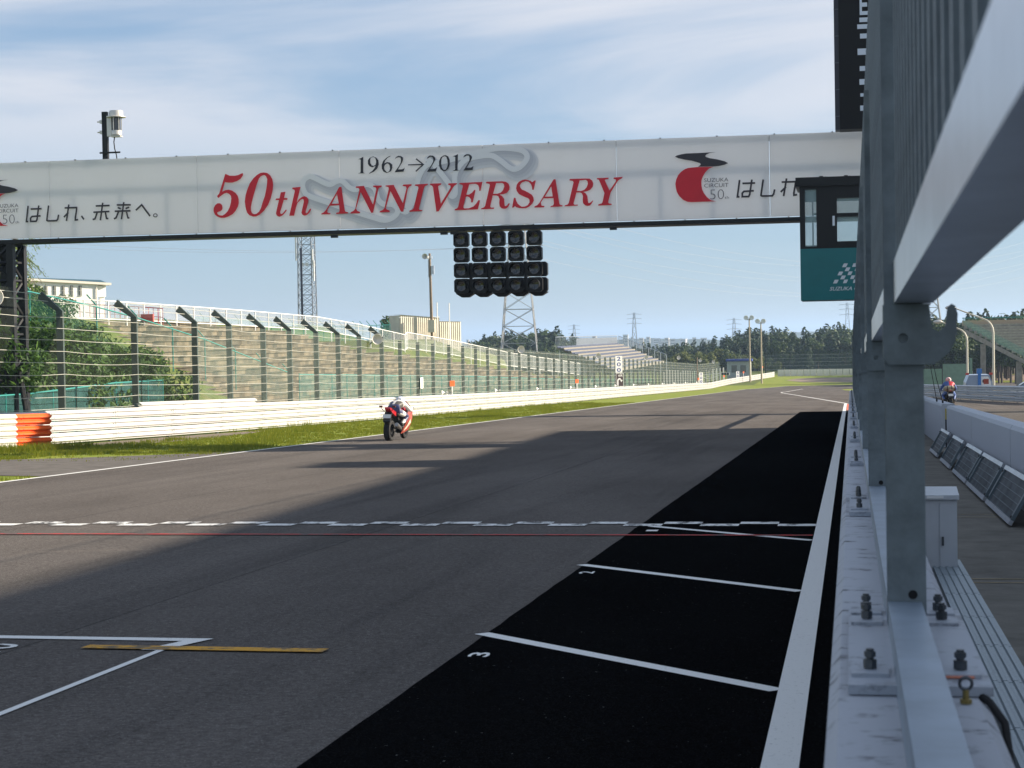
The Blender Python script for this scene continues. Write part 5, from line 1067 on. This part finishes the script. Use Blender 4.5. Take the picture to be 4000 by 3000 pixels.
# parked cars
def car(label, loc, rz, paint, hgt, ln=4.2):
    t_ = thing('parked_car', label, 'car', loc, rz, 'cars parked by the pit exit')
    w = .84; k = ln/2; s = hgt
    side = [(-k, .3), (-k*.98, .62), (-k*.62, .86), (-k*.22, s-.06), (k*.1, s), (k*.72, s-.05), (k*.95, .9), (k, .55), (k*.98, .3)]
    b = MB(); m = len(side); vs = []
    for f_, sh in ((-1, 1), (-.5, 1), (.5, 1), (1, 1)):
        for u, v in side: vs.append((u, f_*w*(1-.14*max(0, (v-.8)/(s-.8))) if abs(f_) == 1 else f_*w, v+(.03 if abs(f_) < 1 and v > .5 else 0)))
    b.add(vs, [(j*m+i, j*m+(i+1) % m, (j+1)*m+(i+1) % m, (j+1)*m+i) for j in range(3) for i in range(m)]+[tuple(range(m)), tuple(range(4*m-1, 3*m-1, -1))]); b.build('body', paint, t_, smooth=True)
    for sd in (-1, 1):
        yw = sd*(w+.004); f = lambda u, v, w_, sd=sd: (u, sd*(w*(1-.14*max(0, (v-.8)/(s-.8)))+.006+w_), v)
        b = MB(); b.prism([[(-k*.5, .9), (-k*.22, s-.13), (k*.08, s-.1), (k*.08, .9)]], f, .004); b.build('window', DGL, t_)
        b = MB(); b.prism([[(k*.12, .9), (k*.12, s-.1), (k*.68, s-.14), (k*.82, .95)]], f, .004); b.build('window', DGL, t_)
        for u in (-k*.62, k*.62):
            b = MB(); b.lathe([(.0, -.09), (.18, -.1), (.31, -.09), (.32, 0), (.31, .09), (.18, .1), (0, .09)], 16, 'y', (u, sd*(w-.08), .32)); wh = b.build('wheel', RUBBER, t_, smooth=True)
            b = MB(); b.lathe([(0, sd*.012), (.16, sd*.004), (.19, 0)], 14, 'y', (u, sd*(w+.022), .32)); b.build('rim', SIL, wh)
        b = MB(); b.bx(-k*.985, -k*.86, sd*.62-.16, sd*.62+.16, .6, .70); b.build('headlight', SIGNW, t_)
    f = lambda u, v: (-k*.62+u*(k*.40)*.96, v, .87+u*(s-.06-.86)*.94)
    b = MB(); b.add([(-k*.60-.02, -.62, .90), (-k*.60-.02, .62, .90), (-k*.25-.02, .55, s-.09), (-k*.25-.02, -.55, s-.09)], [(0, 1, 2, 3)]); b.v = [(x-.012, y, z+.045) for x, y, z in b.v]; b.build('windscreen', DGL, t_); return t_
car('silver blue minivan parked right of the tow truck', (12.65, 131, G(131)), 0, M('silver blue car paint', (.20, .27, .36), .25, .3), 1.42)
car('bright blue low car parked in front of the minivan', (13.0, 126.5, G(126.5)), R(4), M('bright blue car paint', (.03, .16, .42), .2, .2), 1.22, 3.9)
car('grey van at the right edge of the picture by the pit exit', (14.1, 122, G(122)), R(180), M('grey van paint', (.20, .21, .23), .35, .2), 1.62, 4.0)
t_ = thing('marker_board', 'dark red marker board on a white post beside the tow truck', 'marker', (8.95, 128, G(128)), 0, 'orange marker boards')
b = MB(); b.bx(-.04, .04, -.03, .03, 0, 1.2); b.build('post', WHITE, t_); b = MB(); b.bx(-.17, .17, -.045, -.031, 1.05, 1.4); b.build('board', M('dark red board', (.28, .045, .02), .6), t_)
b = MB(); b.bx(11.0, 11.5, 120, 120.4, G(120), G(120)+.95); b.bx(9.9, 11.0, 120.1, 120.3, G(120)+.3, G(120)+.9); tag(b.build('concrete_block', WHITE), 'white concrete block beside the pit exit rail', 'block')
# ------------------------------------------------------------------ motorcycles and riders
def tyre(b, R_, w, c, n=22): b.lathe([(R_*.62, -w*.42), (R_*.85, -w*.5), (R_*.95, -w*.4), (R_, 0), (R_*.95, w*.4), (R_*.85, w*.5), (R_*.62, w*.42)], n, 'x', c)
def motorcycle(label, loc, rz, main, side, plate=True, lean=0):
    t_ = thing('motorcycle', label, 'motorcycle', loc, rz); t_.rotation_euler = (0, lean, rz)
    DK = M('bike black', (.012, .012, .013), .4); MET = M('bike metal', (.30, .29, .28), .3, .8)
    for nm, R_, w, c in (('rear_wheel', .315, .20, (0, -.70, .315)), ('front_wheel', .300, .125, (0, .70, .300))):
        b = MB(); tyre(b, R_, w, c); wh = b.build(nm, RUBBER, t_, smooth=True)
        b = MB(); b.lathe([(R_*.62, -.05), (R_*.58, -.02), (R_*.58, .02), (R_*.62, .05)], 20, 'x', c); b.cyl((c[0]-.06, c[1], c[2]), (c[0]+.06, c[1], c[2]), .045)
        for k in range(5): a_ = R(72*k); b.cyl(c, (c[0], c[1]+R_*.6*math.cos(a_), c[2]+R_*.6*math.sin(a_)), .018, n=5)
        b.cyl((c[0]+.062, c[1], c[2]), (c[0]+.066, c[1], c[2]), .11, n=14); b.build('rim', DK, wh)
    b = MB()
    for s in (-1, 1): b.cyl((s*.12, -.70, .32), (s*.09, -.12, .42), .035, .045, 6)
    b.build('swing_arm', MET, t_)
    b = MB(); b.bx(-.2, .2, -.18, .33, .22, .60); b.bx(-.14, .14, -.3, .3, .60, .72); b.build('engine', DK, t_)
    b = MB(); b.prism([[(-.42, .84), (-.86, 1.0), (-.92, .97), (-.80, .87), (-.45, .72)]], lambda u, v, w: ((w-.12)*(1-.35*max(0, (-u-.45)/.47)), u, v), .24); tl = b.build('tail', main, t_)
    b = MB(); b.bx(-.05, .05, -.945, -.925, .925, .965); b.build('tail_light', M('red lens', (.40, .01, .01), .2), tl)
    b = MB(); b.prism([[(-.42, .80), (-.38, .85), (.0, .82), (.02, .74), (-.4, .74)]], lambda u, v, w: (w-.14, u, v), .28); b.build('seat', DK, t_)
    b = MB(); b.lathe([(0, -.3), (.12, -.27), (.19, -.05), (.17, .18), (0, .26)], 14, 'y', (0, .17, .84)); b.build('tank', main, t_, smooth=True)
    for s in (-1, 1):
        b = MB(); b.prism([[(.62, .98), (.74, .80), (.60, .60), (.42, .30), (-.05, .22), (-.28, .20), (-.18, .34), (.05, .52), (.12, .74), (.40, .95)]], lambda u, v, w, s=s: (s*(.19+.07*math.sin(max(0, min(1, (v-.2)/.75))*math.pi)+w), u, v), .02); fr = b.build('side_fairing', side, t_)
        b = MB(); b.prism([[(.45, .50), (.1, .34), (-.15, .27), (-.1, .33), (.12, .44), (.4, .62)]], lambda u, v, w, s=s: (s*(.222+.07*math.sin(max(0, min(1, (v-.2)/.75))*math.pi)+w), u, v), .004); b.build('stripe', M('pale stripe', (.55, .42, .34), .4), fr)
        b = MB(); b.tube([(0+s*.03, .52, .95), (s*.24, .47, .93), (s*.36, .43, .91)], .017, 6); b.build('handlebar', DK, t_)
        b = MB(); b.tube([(s*.14, .5, .96), (s*.09, .68, .32)], .03, 6); b.build('fork', MET, t_)
        b = MB(); b.bx(s*.24-.045, s*.24+.045, -.32, -.24, .40, .425); b.build('footpeg', MET, t_)
    b = MB(); b.prism([[(-.22, .55), (.22, .55), (.26, .8), (.2, 1.0), (.1, 1.12), (-.1, 1.12), (-.2, 1.0), (-.26, .8)]], lambda u, v, w: (u*(1-.3*w/.1), .60+w+.12*max(0, .9-v), v), .1); b.build('front_cowl', main, t_)
    b = MB(); b.cyl((.20, -.28, .36), (.245, -.78, .50), .052, .06, 12); b.cyl((.245, -.78, .50), (.246, -.80, .506), .045); b.tube([(.1, .3, .3), (.14, .0, .22), (.19, -.28, .36)], .03, 6); b.build('exhaust', MET, t_, smooth=True)
    b = MB(); b.bx(-.1, .1, -.98, -.70, .60, .72) if False else b.add([(-.11, -.80, .86), (.11, -.80, .86), (.11, -1.0, .60), (-.11, -1.0, .60), (-.11, -.76, .84), (.11, -.76, .84), (.11, -.97, .58), (-.11, -.97, .58)], [(0, 1, 2, 3), (7, 6, 5, 4), (0, 4, 5, 1), (1, 5, 6, 2), (2, 6, 7, 3), (3, 7, 4, 0)]); fe = b.build('rear_fender', DK, t_)
    b = MB(); b.lathe([(.345, -.1), (.36, -.06), (.365, 0), (.36, .06), (.345, .1)], 8, 'x', (0, -.70, .315), R(60), R(140)); b.build('hugger', DK, t_)
    if plate:
        b = MB(); b.add([(-.12, -.93, .80), (.12, -.93, .80), (.12, -.985, .69), (-.12, -.985, .69)], [(0, 1, 2, 3)]); b.add([(-.12, -.925, .80), (.12, -.925, .80), (.12, -.98, .69), (-.12, -.98, .69)], [(3, 2, 1, 0)]); b.build('number_plate', SIGNW, t_)
    for s in (-1, 1):
        b = MB(); b.tube([(s*.08, -.86, .86), (s*.17, -.90, .95), (s*.19, -.91, 1.02)], .009, 5); b.bx(s*.2-.045, s*.2+.045, -.93, -.88, 1.0, 1.05); b.build('indicator', M('smoked lens', (.10, .03, .025), .3), t_)
    return t_
def rider(label, loc, rz, tuck, cols, lean=0):
    t_ = thing('person', label, 'person', loc, rz); t_.rotation_euler = (0, lean, rz)
    k = 1 if tuck else 0; Lp = lambda a, c: tuple(x*k+y*(1-k) for x, y in zip(a, c))
    J = {'pelvis': (Lp((0, -.36, .90), (0, -.30, .92)), (.17, .15)), 'belly': (Lp((0, -.16, 1.00), (0, -.20, 1.06)), (.165, .13)), 'chest': (Lp((0, .06, 1.09), (0, -.04, 1.22)), (.19, .135)), 'neck': (Lp((0, .20, 1.12), (0, .04, 1.36)), .075), 'head': (Lp((0, .29, 1.15), (0, .10, 1.45)), .085)}
    E_ = [('pelvis', 'belly'), ('belly', 'chest'), ('chest', 'neck'), ('neck', 'head')]
    for s, n in ((-1, 'l'), (1, 'r')):
        J['sh'+n] = (Lp((s*.19, .10, 1.07), (s*.2, 0, 1.28)), .085); J['el'+n] = (Lp((s*.34, .22, .86), (s*.36, .14, 1.02)), .062); J['wr'+n] = ((s*.335, .405, .925), .042); J['ha'+n] = ((s*.33, .455, .925), .04)
        J['hip'+n] = ((s*.14, -.33, .86), .115); J['kn'+n] = ((s*.29, .10, .70), .08); J['an'+n] = ((s*.21, -.24, .46), .055); J['to'+n] = ((s*.235, -.10, .42), .045)
        E_ += [('chest', 'sh'+n), ('sh'+n, 'el'+n), ('el'+n, 'wr'+n), ('wr'+n, 'ha'+n), ('pelvis', 'hip'+n), ('hip'+n, 'kn'+n), ('kn'+n, 'an'+n), ('an'+n, 'to'+n)]
    me = skin(J, E_, 2); me.name = 'body'; me.materials.clear()
    for c in cols: me.materials.append(c)
    for p in me.polygons:
        c = p.center; p.use_smooth = True; i = 0
        if c.z < .52: i = 3
        elif c.z < .80 and abs(c.x) > .18 and c.y > -.1: i = 1
        elif c.y < -.22 and c.z > .8: i = 1
        elif c.y < -.02 and c.z > .9 and c.x > -.02+.2*(c.y+.2): i = 2
        elif abs(c.x) > .30 and c.z > .8: i = 0
        elif c.y < .0 and c.x < -.09: i = 1
        if c.y > .40 and abs(c.x) > .25: i = 2
        p.material_index = i
    bo = inst(me, 'body', t_)
    h = J['head'][0]; b = MB(); b.lathe([(0, -.15), (.09, -.135), (.128, -.06), (.14, .02), (.13, .09), (.09, .14), (0, .16)], 18, 'y', (h[0], h[1]+.02, h[2]+.0)); b.v = [(x, y, h[2]+(z-h[2])*.95) for x, y, z in b.v]; he = b.build('helmet', cols[4], t_, smooth=True)
    b = MB(); b.lathe([(.133, .06), (.115, .11), (.1, .13)], 12, 'y', (h[0], h[1]+.022, h[2]-.01), R(10), R(170)); b.build('visor', DGL, he, smooth=True)
    b = MB(); b.prism([[(-.02, -.05), (.02, -.05), (.0, .1)]], lambda u, v, w: (h[0]+u, h[1]-.125-.01+w*.3, h[2]+.02+v), .05); b.build('helmet_stripe', cols[5], he)
    for s in (-1, 1):                                # gloved fingers closed round the grip
        b = MB(); gx = s*.33
        for q in range(4): x = gx-.034+.022*q; b.tube([(x, .425, .938), (x, .452, .947), (x, .472, .930), (x, .466, .908), (x, .44, .898)], [.011, .0115, .011, .010, .009], 6)
        b.tube([(gx-s*.045, .415, .915), (gx-s*.05, .44, .898), (gx-s*.02, .452, .892)], [.013, .012, .010], 6); b.build('glove', cols[3], t_, smooth=True)
    return t_
REDK = M('red bike paint', (.33, .012, .018), .25, var=.25, vs=8); WRED = M('red and black fairing', (.16, .015, .014), .3, c2=(.42, .10, .06), vs=5)
SW = M('white leather', (.70, .68, .64), .5, var=.06); SN = M('navy leather', (.035, .045, .12), .5); SK = M('charcoal leather', (.07, .065, .06), .55); BT = M('black boots', (.015, .015, .016), .5); HW = M('white blue helmet', (.30, .38, .56), .2, c2=(.75, .76, .78), vs=5)
ml = (-13.2, 53.1, G(53.1)); mr_ = R(-4)
motorcycle('red and black sports motorcycle riding away at the left edge of the track', ml, mr_, REDK, WRED, lean=R(1.5))
rider('rider in white and navy leathers crouched low over the red motorcycle', ml, mr_, True, [SW, SN, SK, BT, HW, SW], R(1.5))
m2 = (4.75, 93.5, G(93.5)); KH = M('khaki pannier fabric', (.28, .24, .16), .8, var=.25, vs=9); BLJ = M('blue jacket', (.05, .10, .28), .6); RDJ = M('red jacket back', (.50, .03, .04), .55)
motorcycle('dark touring motorcycle with beige bag leaving along the pit lane', m2, R(3), M('dark tan paint', (.16, .13, .10), .4), M('grey bike fairing', (.10, .10, .11), .4), True)
rider('rider in blue and red jacket with red and white helmet in the pit lane', m2, R(3), False, [BLJ, BLJ, RDJ, BT, M('red and white helmet', (.55, .03, .03), .25, c2=(.75, .74, .72), vs=6), RDJ])
t_ = thing('seat_bag', 'beige and black bag strapped on the pit lane motorcycle', 'bag', (m2[0], m2[1]-.62, m2[2]+.885), R(3))
b = MB(); b.lathe([(0, -.24), (.12, -.23), (.15, -.1), (.15, .1), (.12, .23), (0, .24)], 12, 'x', (0, 0, .15)); b.build('bag', KH, t_, smooth=True)
for x in (-.1, .1): b = MB(); b.lathe([(.153, -.015), (.156, 0), (.153, .015)], 12, 'x', (x, 0, .15)); b.build('strap', BLACK, t_)
# ------------------------------------------------------------------ vegetation
def at(px, py, Y):
    d = Vector(((px-1106)/4000, -(py-829.5)/4000, -1)); w = Vector((_xc.dot(d), _yc.dot(d), _zc.dot(d))); return Vector((0, 0, 1.7))+w*(Y/w.y)
def crown(name, blobs, n, size, mat, seed, droop=0):
    q = random.Random(seed); v = []; f = []; vol = [b[3]*b[4]*b[5] for b in blobs]
    for _ in range(n):
        cx, cy, cz, rx, ry, rz = q.choices(blobs, vol)[0]
        d = Vector((q.gauss(0, 1), q.gauss(0, 1), q.gauss(0, 1))).normalized(); r_ = q.uniform(.45, 1.06)**.6
        p = Vector((cx+d.x*rx*r_, cy+d.y*ry*r_, cz+d.z*rz*r_)); s = size*q.uniform(.55, 1.25)
        nrm = (d+Vector((q.gauss(0, .6), q.gauss(0, .6), q.gauss(0, .6)+.35))).normalized(); u = nrm.orthogonal().normalized(); u = (Matrix.Rotation(q.uniform(0, 6.28), 3, nrm) @ u); w = nrm.cross(u)
        if droop: u = (u*.3+Vector((0, 0, -droop))).normalized(); w = u.cross(nrm).normalized()
        k = len(v); v += [p-u*s, p+w*s*.42, p+u*s+nrm*s*.15, p-w*s*.42]; f.append((k, k+1, k+2, k+3))
    me = bpy.data.meshes.new(name); me.from_pydata([tuple(x) for x in v], [], f); me.materials.append(mat); me.update(); return me
BARK = M('bark', (.07, .055, .042), .9, var=.3, vs=6)
def trunk(h, r, limbs, seed):
    q = random.Random(seed); b = MB(); b.tube([(0, 0, -.4), (q.uniform(-.1, .1), q.uniform(-.1, .1), h*.5), (0, 0, h)], [r, r*.7, r*.3], 6)
    for _ in range(limbs): z = h*q.uniform(.4, .9); a = q.uniform(0, 6.28); l = h*q.uniform(.12, .28); b.tube([(0, 0, z), (l*.6*math.cos(a), l*.6*math.sin(a), z+l*.35), (l*math.cos(a), l*math.sin(a), z+l*.6)], [r*.35, r*.2, r*.08], 5)
    return b.mesh('trunk', BARK)
CED = leafmat('cedar foliage', (.012, .030, .014), (.040, .075, .028), .12); BRD = leafmat('broadleaf foliage', (.022, .045, .012), (.075, .115, .028), .2)
YEL = leafmat('yellow green foliage', (.06, .085, .015), (.15, .17, .035), .25); BUSH = leafmat('kudzu foliage', (.012, .042, .008), (.065, .135, .018), .28)
protos = {}
def mk(kind, crownm, trunkm): protos.setdefault(kind, []).append((crownm, trunkm))
for s in range(3):
    q = random.Random(40+s); bl = [(q.uniform(-.25, .25), q.uniform(-.25, .25), 2.4+k*1.05, (1.9-k*.19)*q.uniform(.8, 1.15), (1.9-k*.19)*q.uniform(.8, 1.15), .95) for k in range(8)]
    mk('cedar', crown('crown', bl, 1000, .5, CED, s), trunk(9.5, .2, 5, s))
for s in range(3):
    q = random.Random(60+s); bl = [(q.uniform(-1.7, 1.7), q.uniform(-1.7, 1.7), q.uniform(4.2, 8.6), q.uniform(1.1, 1.9), q.uniform(1.1, 1.9), q.uniform(.9, 1.5)) for k in range(11)]
    mk('broad', crown('crown', bl, 1150, .5, BRD, s+10), trunk(7.5, .22, 7, s+5)); mk('yellow', crown('crown', bl, 950, .48, YEL, s+20), trunk(7.5, .18, 7, s+9))
def tree(kind, label, x, y, z, h, group, name):
    c_, t2 = rnd.choice(protos[kind]); s = h/9.6; o = thing(name, label, 'tree', (x, y, z), rnd.uniform(0, 6.28), group); o.scale = (s*rnd.uniform(.9, 1.2), s*rnd.uniform(.9, 1.2), s)
    inst(t2, 'trunk', o); inst(c_, 'crown', o)
def interp(T_, x):
    for (a, ya), (b_, yb) in zip(T_[:-1], T_[1:]):
        if a <= x <= b_: return ya+(yb-ya)*(x-a)/(b_-a)
    return T_[-1][1]
def wood(T_, x0, x1, step, Y0, Y1, kinds, zb, jit, wname, group):
    px = x0
    while px < x1:
        Y = rnd.uniform(Y0, Y1); p = at(px, interp(T_, px)+rnd.uniform(0, jit), Y); k = rnd.choice(kinds)
        lab = {'cedar': 'dark conical cedar in the wood %s', 'broad': 'dark rounded broadleaf tree in the wood %s', 'yellow': 'light yellow green tree in the wood %s'}[k] % wname
        if p.z-zb > 3: tree(k, lab, p.x, p.y, zb, p.z-zb, group, {'cedar': 'cedar_tree', 'broad': 'broadleaf_tree', 'yellow': 'young_tree'}[k])
        px += step*rnd.uniform(.7, 1.3)
wl = [(1000, 748), (1035, 733), (1060, 722), (1110, 722), (1150, 716), (1194, 713), (1225, 722), (1260, 738), (1300, 752), (1360, 760)]
wood(wl, 1015, 1340, 8, 455, 500, ['broad', 'broad', 'cedar'], -9, 5, 'behind the pale power pylon', 'trees behind the pylon')
wood([(a, b_+18) for a, b_ in wl], 1010, 1320, 9, 400, 445, ['broad', 'cedar'], -8.5, 10, 'behind the pale power pylon', 'trees behind the pylon')
wm = [(1290, 756), (1345, 748), (1400, 746), (1460, 738), (1505, 739), (1540, 733), (1580, 727), (1612, 716), (1640, 716), (1671, 710), (1720, 717), (1760, 714), (1797, 704), (1845, 712), (1900, 706)]
wood(wm, 1335, 1875, 7, 460, 520, ['cedar', 'cedar', 'broad'], -9, 10, 'beyond the far bend', 'trees beyond the far bend')
wood([(a, b_+18) for a, b_ in wm], 1335, 1875, 8, 430, 455, ['cedar', 'broad', 'cedar'], -8.5, 12, 'beyond the far bend', 'trees beyond the far bend')
wood([(1430, 765), (1500, 752), (1560, 748), (1600, 752), (1660, 770), (1700, 775)], 1440, 1690, 10, 405, 425, ['yellow', 'broad', 'yellow'], -8, 14, 'edge this side of the far cedars', 'young trees beyond the far bend')
wr2 = [(1960, 700), (2030, 688), (2060, 690), (2090, 688), (2132, 676), (2155, 684), (2190, 680), (2230, 678)]
wood(wr2, 1985, 2235, 5.5, 330, 370, ['broad', 'broad', 'cedar'], -7.5, 8, 'behind the right grandstand', 'trees behind the right grandstand')
wood([(a, b_+28) for a, b_ in wr2], 1985, 2235, 8, 300, 325, ['broad', 'broad'], -7.5, 14, 'behind the right grandstand', 'trees behind the right grandstand')
tree('broad', 'dark round tree behind the teal fence left of the cream hut', *(lambda p: (p.x, p.y, -.5))(at(852, 676, 190)), at(852, 676, 190).z+.5, None, 'round_tree')
tree('broad', 'smaller dark tree beside the round tree left of the cream hut', *(lambda p: (p.x, p.y, -.5))(at(838, 690, 186)), at(838, 690, 186).z+.5, None, 'round_tree')
# bushes covering the near bank
bp = []
for s in range(4):
    q = random.Random(80+s); bl = [(q.uniform(-1.5, 1.5), q.uniform(-1.5, 1.5), q.uniform(.2, 1.7), q.uniform(.6, 1.1), q.uniform(.6, 1.1), q.uniform(.4, .75)) for k in range(13)]
    bp.append(crown('foliage', bl, 5600, .115, BUSH, 90+s))
b = MB()
for k in range(7): a_ = R(51*k); b.tube([(0, 0, -.5), (.5*math.cos(a_), .5*math.sin(a_), .6), (1.1*math.cos(a_), 1.1*math.sin(a_), 1.2)], [.06, .045, .02], 5)
stm = b.mesh('stem', BARK); q = random.Random(5); n = 0
for X_, Y_, s in [(x_, y_, s_) for y_, s_ in ((52.5, 1.2), (55.2, 1.2), (57.9, 1.25), (60.6, 1.25), (63.3, 1.25), (66, 1.2), (68.4, 1.05)) for x_ in (-28.1, -29.6, -31.2, -32.9, -34.8)]+[(-28.6, 70.2, 1.0), (-30, 71, 1.05), (-31.8, 71, 1.1), (-29.3, 72.2, .8), (-31.5, 73.2, .85), (-34, 71, 1), (-36.5, 69, 1), (-33.5, 75, .7), (-28.4, 72.4, .95), (-27.8, 67.6, 1.1), (-29.4, 68.8, 1.15), (-30.6, 66.6, 1.2), (-30.4, 63, 1.2), (-30.2, 59, 1.2), (-30.4, 55, 1.2), (-32, 68.8, 1.15), (-33.8, 67, 1.2), (-28.6, 64.6, 1.15), (-28.6, 60, 1.15), (-28.4, 56.4, 1.15), (-30.6, 73.4, .95), (-32.6, 73, 1), (-35.2, 78, .75), (-37.2, 81, .8), (-37.4, 76.5, .9), (-39.2, 79.5, .8), (-39.6, 84.5, .6), (-38, 58, 1.1), (-38, 63, 1.1), (-38.5, 67, 1)]:
    X_ += q.uniform(-.5, .5); Y_ += q.uniform(-.5, .5); o = thing('bush', 'leafy green bush in the thicket covering the bank behind the catch fence', 'bush', (X_, Y_, hill(X_, Y_)-.1), q.uniform(0, 6.28), 'bushes on the near bank')
    o.scale = (s, s, s*q.uniform(.85, 1.15)*(1.1 if X_ < -30.5 else 1)); inst(bp[n % 4], 'foliage', o); inst(stm, 'stem', o); n += 1
for X_, Y_, s in ((-29, 79, .35), (-30.5, 81, .3), (-27.5, 76, .3), (-30, 84, .28), (-28.6, 87.5, .3), (-27.5, 91, .25), (-33.6, 79, .35)):
    o = thing('small_shrub', 'low yellowish shrub on the grassy slope below the terrace', 'shrub', (X_, Y_, hill(X_, Y_)-.05), q.uniform(0, 6.28), 'low shrubs on the grassy slope'); o.scale = (s*1.6, s*1.6, s); inst(bp[n % 4], 'foliage', o); inst(stm, 'stem', o); n += 1
# feathery tree behind the gantry leg
WIL = leafmat('feathery foliage', (.10, .17, .02), (.22, .28, .05), .35)
o = thing('feathery_tree', 'feathery light green tree behind the left gantry leg', 'tree', (-34.6, 75, 2.4))
q = random.Random(3); b = MB(); v = []; b.tube([(-1.6, 0, -1.5), (-1.2, 0, 2.6), (-.6, 0, 4.6)], [.12, .09, .05], 6); f = MB()
for k in range(26):
    a_ = q.uniform(-1.2, 1.9); z0 = q.uniform(1.9, 4.9); l = q.uniform(.9, 1.9); c0 = Vector((-1.0, 0, z0)); dr = Vector((math.cos(a_), math.sin(a_)*.8, .25)); pts = [c0+dr*l*t-Vector((0, 0, .85*l*t*t)) for t in (0, .25, .5, .75, 1)]
    b.tube(pts, [.02, .016, .012, .009, .005], 4)
    for t in range(46):
        u_ = q.uniform(.15, 1); i = min(3, int(u_*4)); p = pts[i]+(pts[i+1]-pts[i])*(u_*4-i)+Vector((q.gauss(0, .07), q.gauss(0, .07), q.gauss(0, .06))); d = Vector((q.gauss(.3, .5), q.gauss(0, .5), -.7)).normalized()*q.uniform(.10, .2); w = d.orthogonal().normalized()*.014
        f.add([p, p+d*.5+w, p+d, p+d*.5-w], [(0, 1, 2, 3)])
b.build('trunk', BARK, o); f.build('crown', WIL, o)
# ------------------------------------------------------------------ the plain, the town and the far hills
TOWN = [M('town wall %d' % i, c, .8) for i, c in enumerate(((.62, .60, .56), (.50, .50, .52), (.58, .52, .46)))]; q = random.Random(11)
for i, (px, py, w, h) in enumerate(((1351, 724, 13, 12), (1365, 729, 5, 8), (1385, 731, 12, 6), (1400, 729, 9, 7), (1418, 732, 16, 5), (1440, 731, 10, 5), (1453, 733, 12, 6), (1475, 733, 15, 4), (1500, 730, 8, 6), (1520, 731, 16, 4), (1283, 727, 10, 9), (1320, 733, 8, 6), (1767, 724, 11, 12), (1430, 738, 20, 5), (1010, 735, 6, 8), (1072, 727, 8, 7))):
    Y = q.uniform(2100, 2500) if px != 1767 else 900; s = Y/4000; p = at(px, py, Y); zb = -36 if px != 1767 else -16
    o = thing('town_building', 'small pale building in the distant town below the skyline' if px != 1767 else 'small pale block rising among the far trees right of the grandstand', 'building', (p.x, Y, zb), q.uniform(-.3, .3), 'distant town buildings' if px != 1767 else None); W_ = w*s/1.2; H_ = p.z-zb
    b = MB(); b.bx(-W_/2, W_/2, 0, W_*.8, 0, H_); b.build('wall', TOWN[i % 3], o)
    b = MB(); b.bx(-W_/2-.3, W_/2+.3, -.3, W_*.8+.3, H_+.002, H_+.7); b.build('roof', TOWN[1], o)
    b = MB()
    for k in range(3): b.bx(-W_*.42, W_*.42, -.06, -.01, H_-2.2-k*3, H_-1.0-k*3)
    b.build('window_band', WIN, o)
HILLM = M('wooded hill', (.035, .055, .04), .95, var=.35, vs=.02)
def ridge(pts, Y, depth, zb):
    b = MB(); q = random.Random(int(Y)); P = []
    for (xa, za), (xb, zb_) in zip(pts[:-1], pts[1:]):
        for k in range(14): t = k/14; P.append((xa+(xb-xa)*t, za+(zb_-za)*t+q.uniform(-1, 1)*Y/2600))
    n = len(P); vs = [(x, Y-depth*.5, zb) for x, z in P]+[(x, Y, z) for x, z in P]+[(x, Y+depth, z*.6+zb*.4) for x, z in P]
    b.add(vs, [(r_*n+i, r_*n+i+1, (r_+1)*n+i+1, (r_+1)*n+i) for r_ in range(2) for i in range(n-1)]); struct('hills', b, HILLM, smooth=True)
h0 = lambda px, py, Y: (at(px, py, Y).x, at(px, py, Y).z)
ridge([h0(1592, 737, 3600), h0(1606, 726, 3600), h0(1625, 719, 3600), h0(1680, 717, 3600), h0(1760, 716, 3600), h0(1836, 712, 3600), h0(1960, 700, 3600), h0(2300, 700, 3600), (1500, 30), (3500, 40)], 3600, 500, -48)
ridge([(-4400, -20), (-2500, -10), (-1700, -22), h0(1000, 741, 2900), h0(1150, 737, 2900), h0(1290, 734, 2900), h0(1400, 731, 2900), h0(1600, 735, 2900), h0(1850, 732, 2900), (600, -20), (3500, -10)], 2900, 200, -45)
# ------------------------------------------------------------------ the air
HZ = bpy.data.materials.new('thin haze'); HZ.use_nodes = True; hn = HZ.node_tree; hn.nodes.clear(); ho = hn.nodes.new('ShaderNodeOutputMaterial'); hv = hn.nodes.new('ShaderNodeVolumePrincipled')
hv.inputs['Color'].default_value = (.52, .72, 1, 1); hv.inputs['Density'].default_value = .00018; hv.inputs['Anisotropy'].default_value = .2; hn.links.new(hv.outputs[0], ho.inputs['Volume'])
#HAZE#
b = MB(); b.bx(-14500, 14500, -120, 26500, -60, 62); tag(b.build('haze', HZ), None, None, kind='stuff')
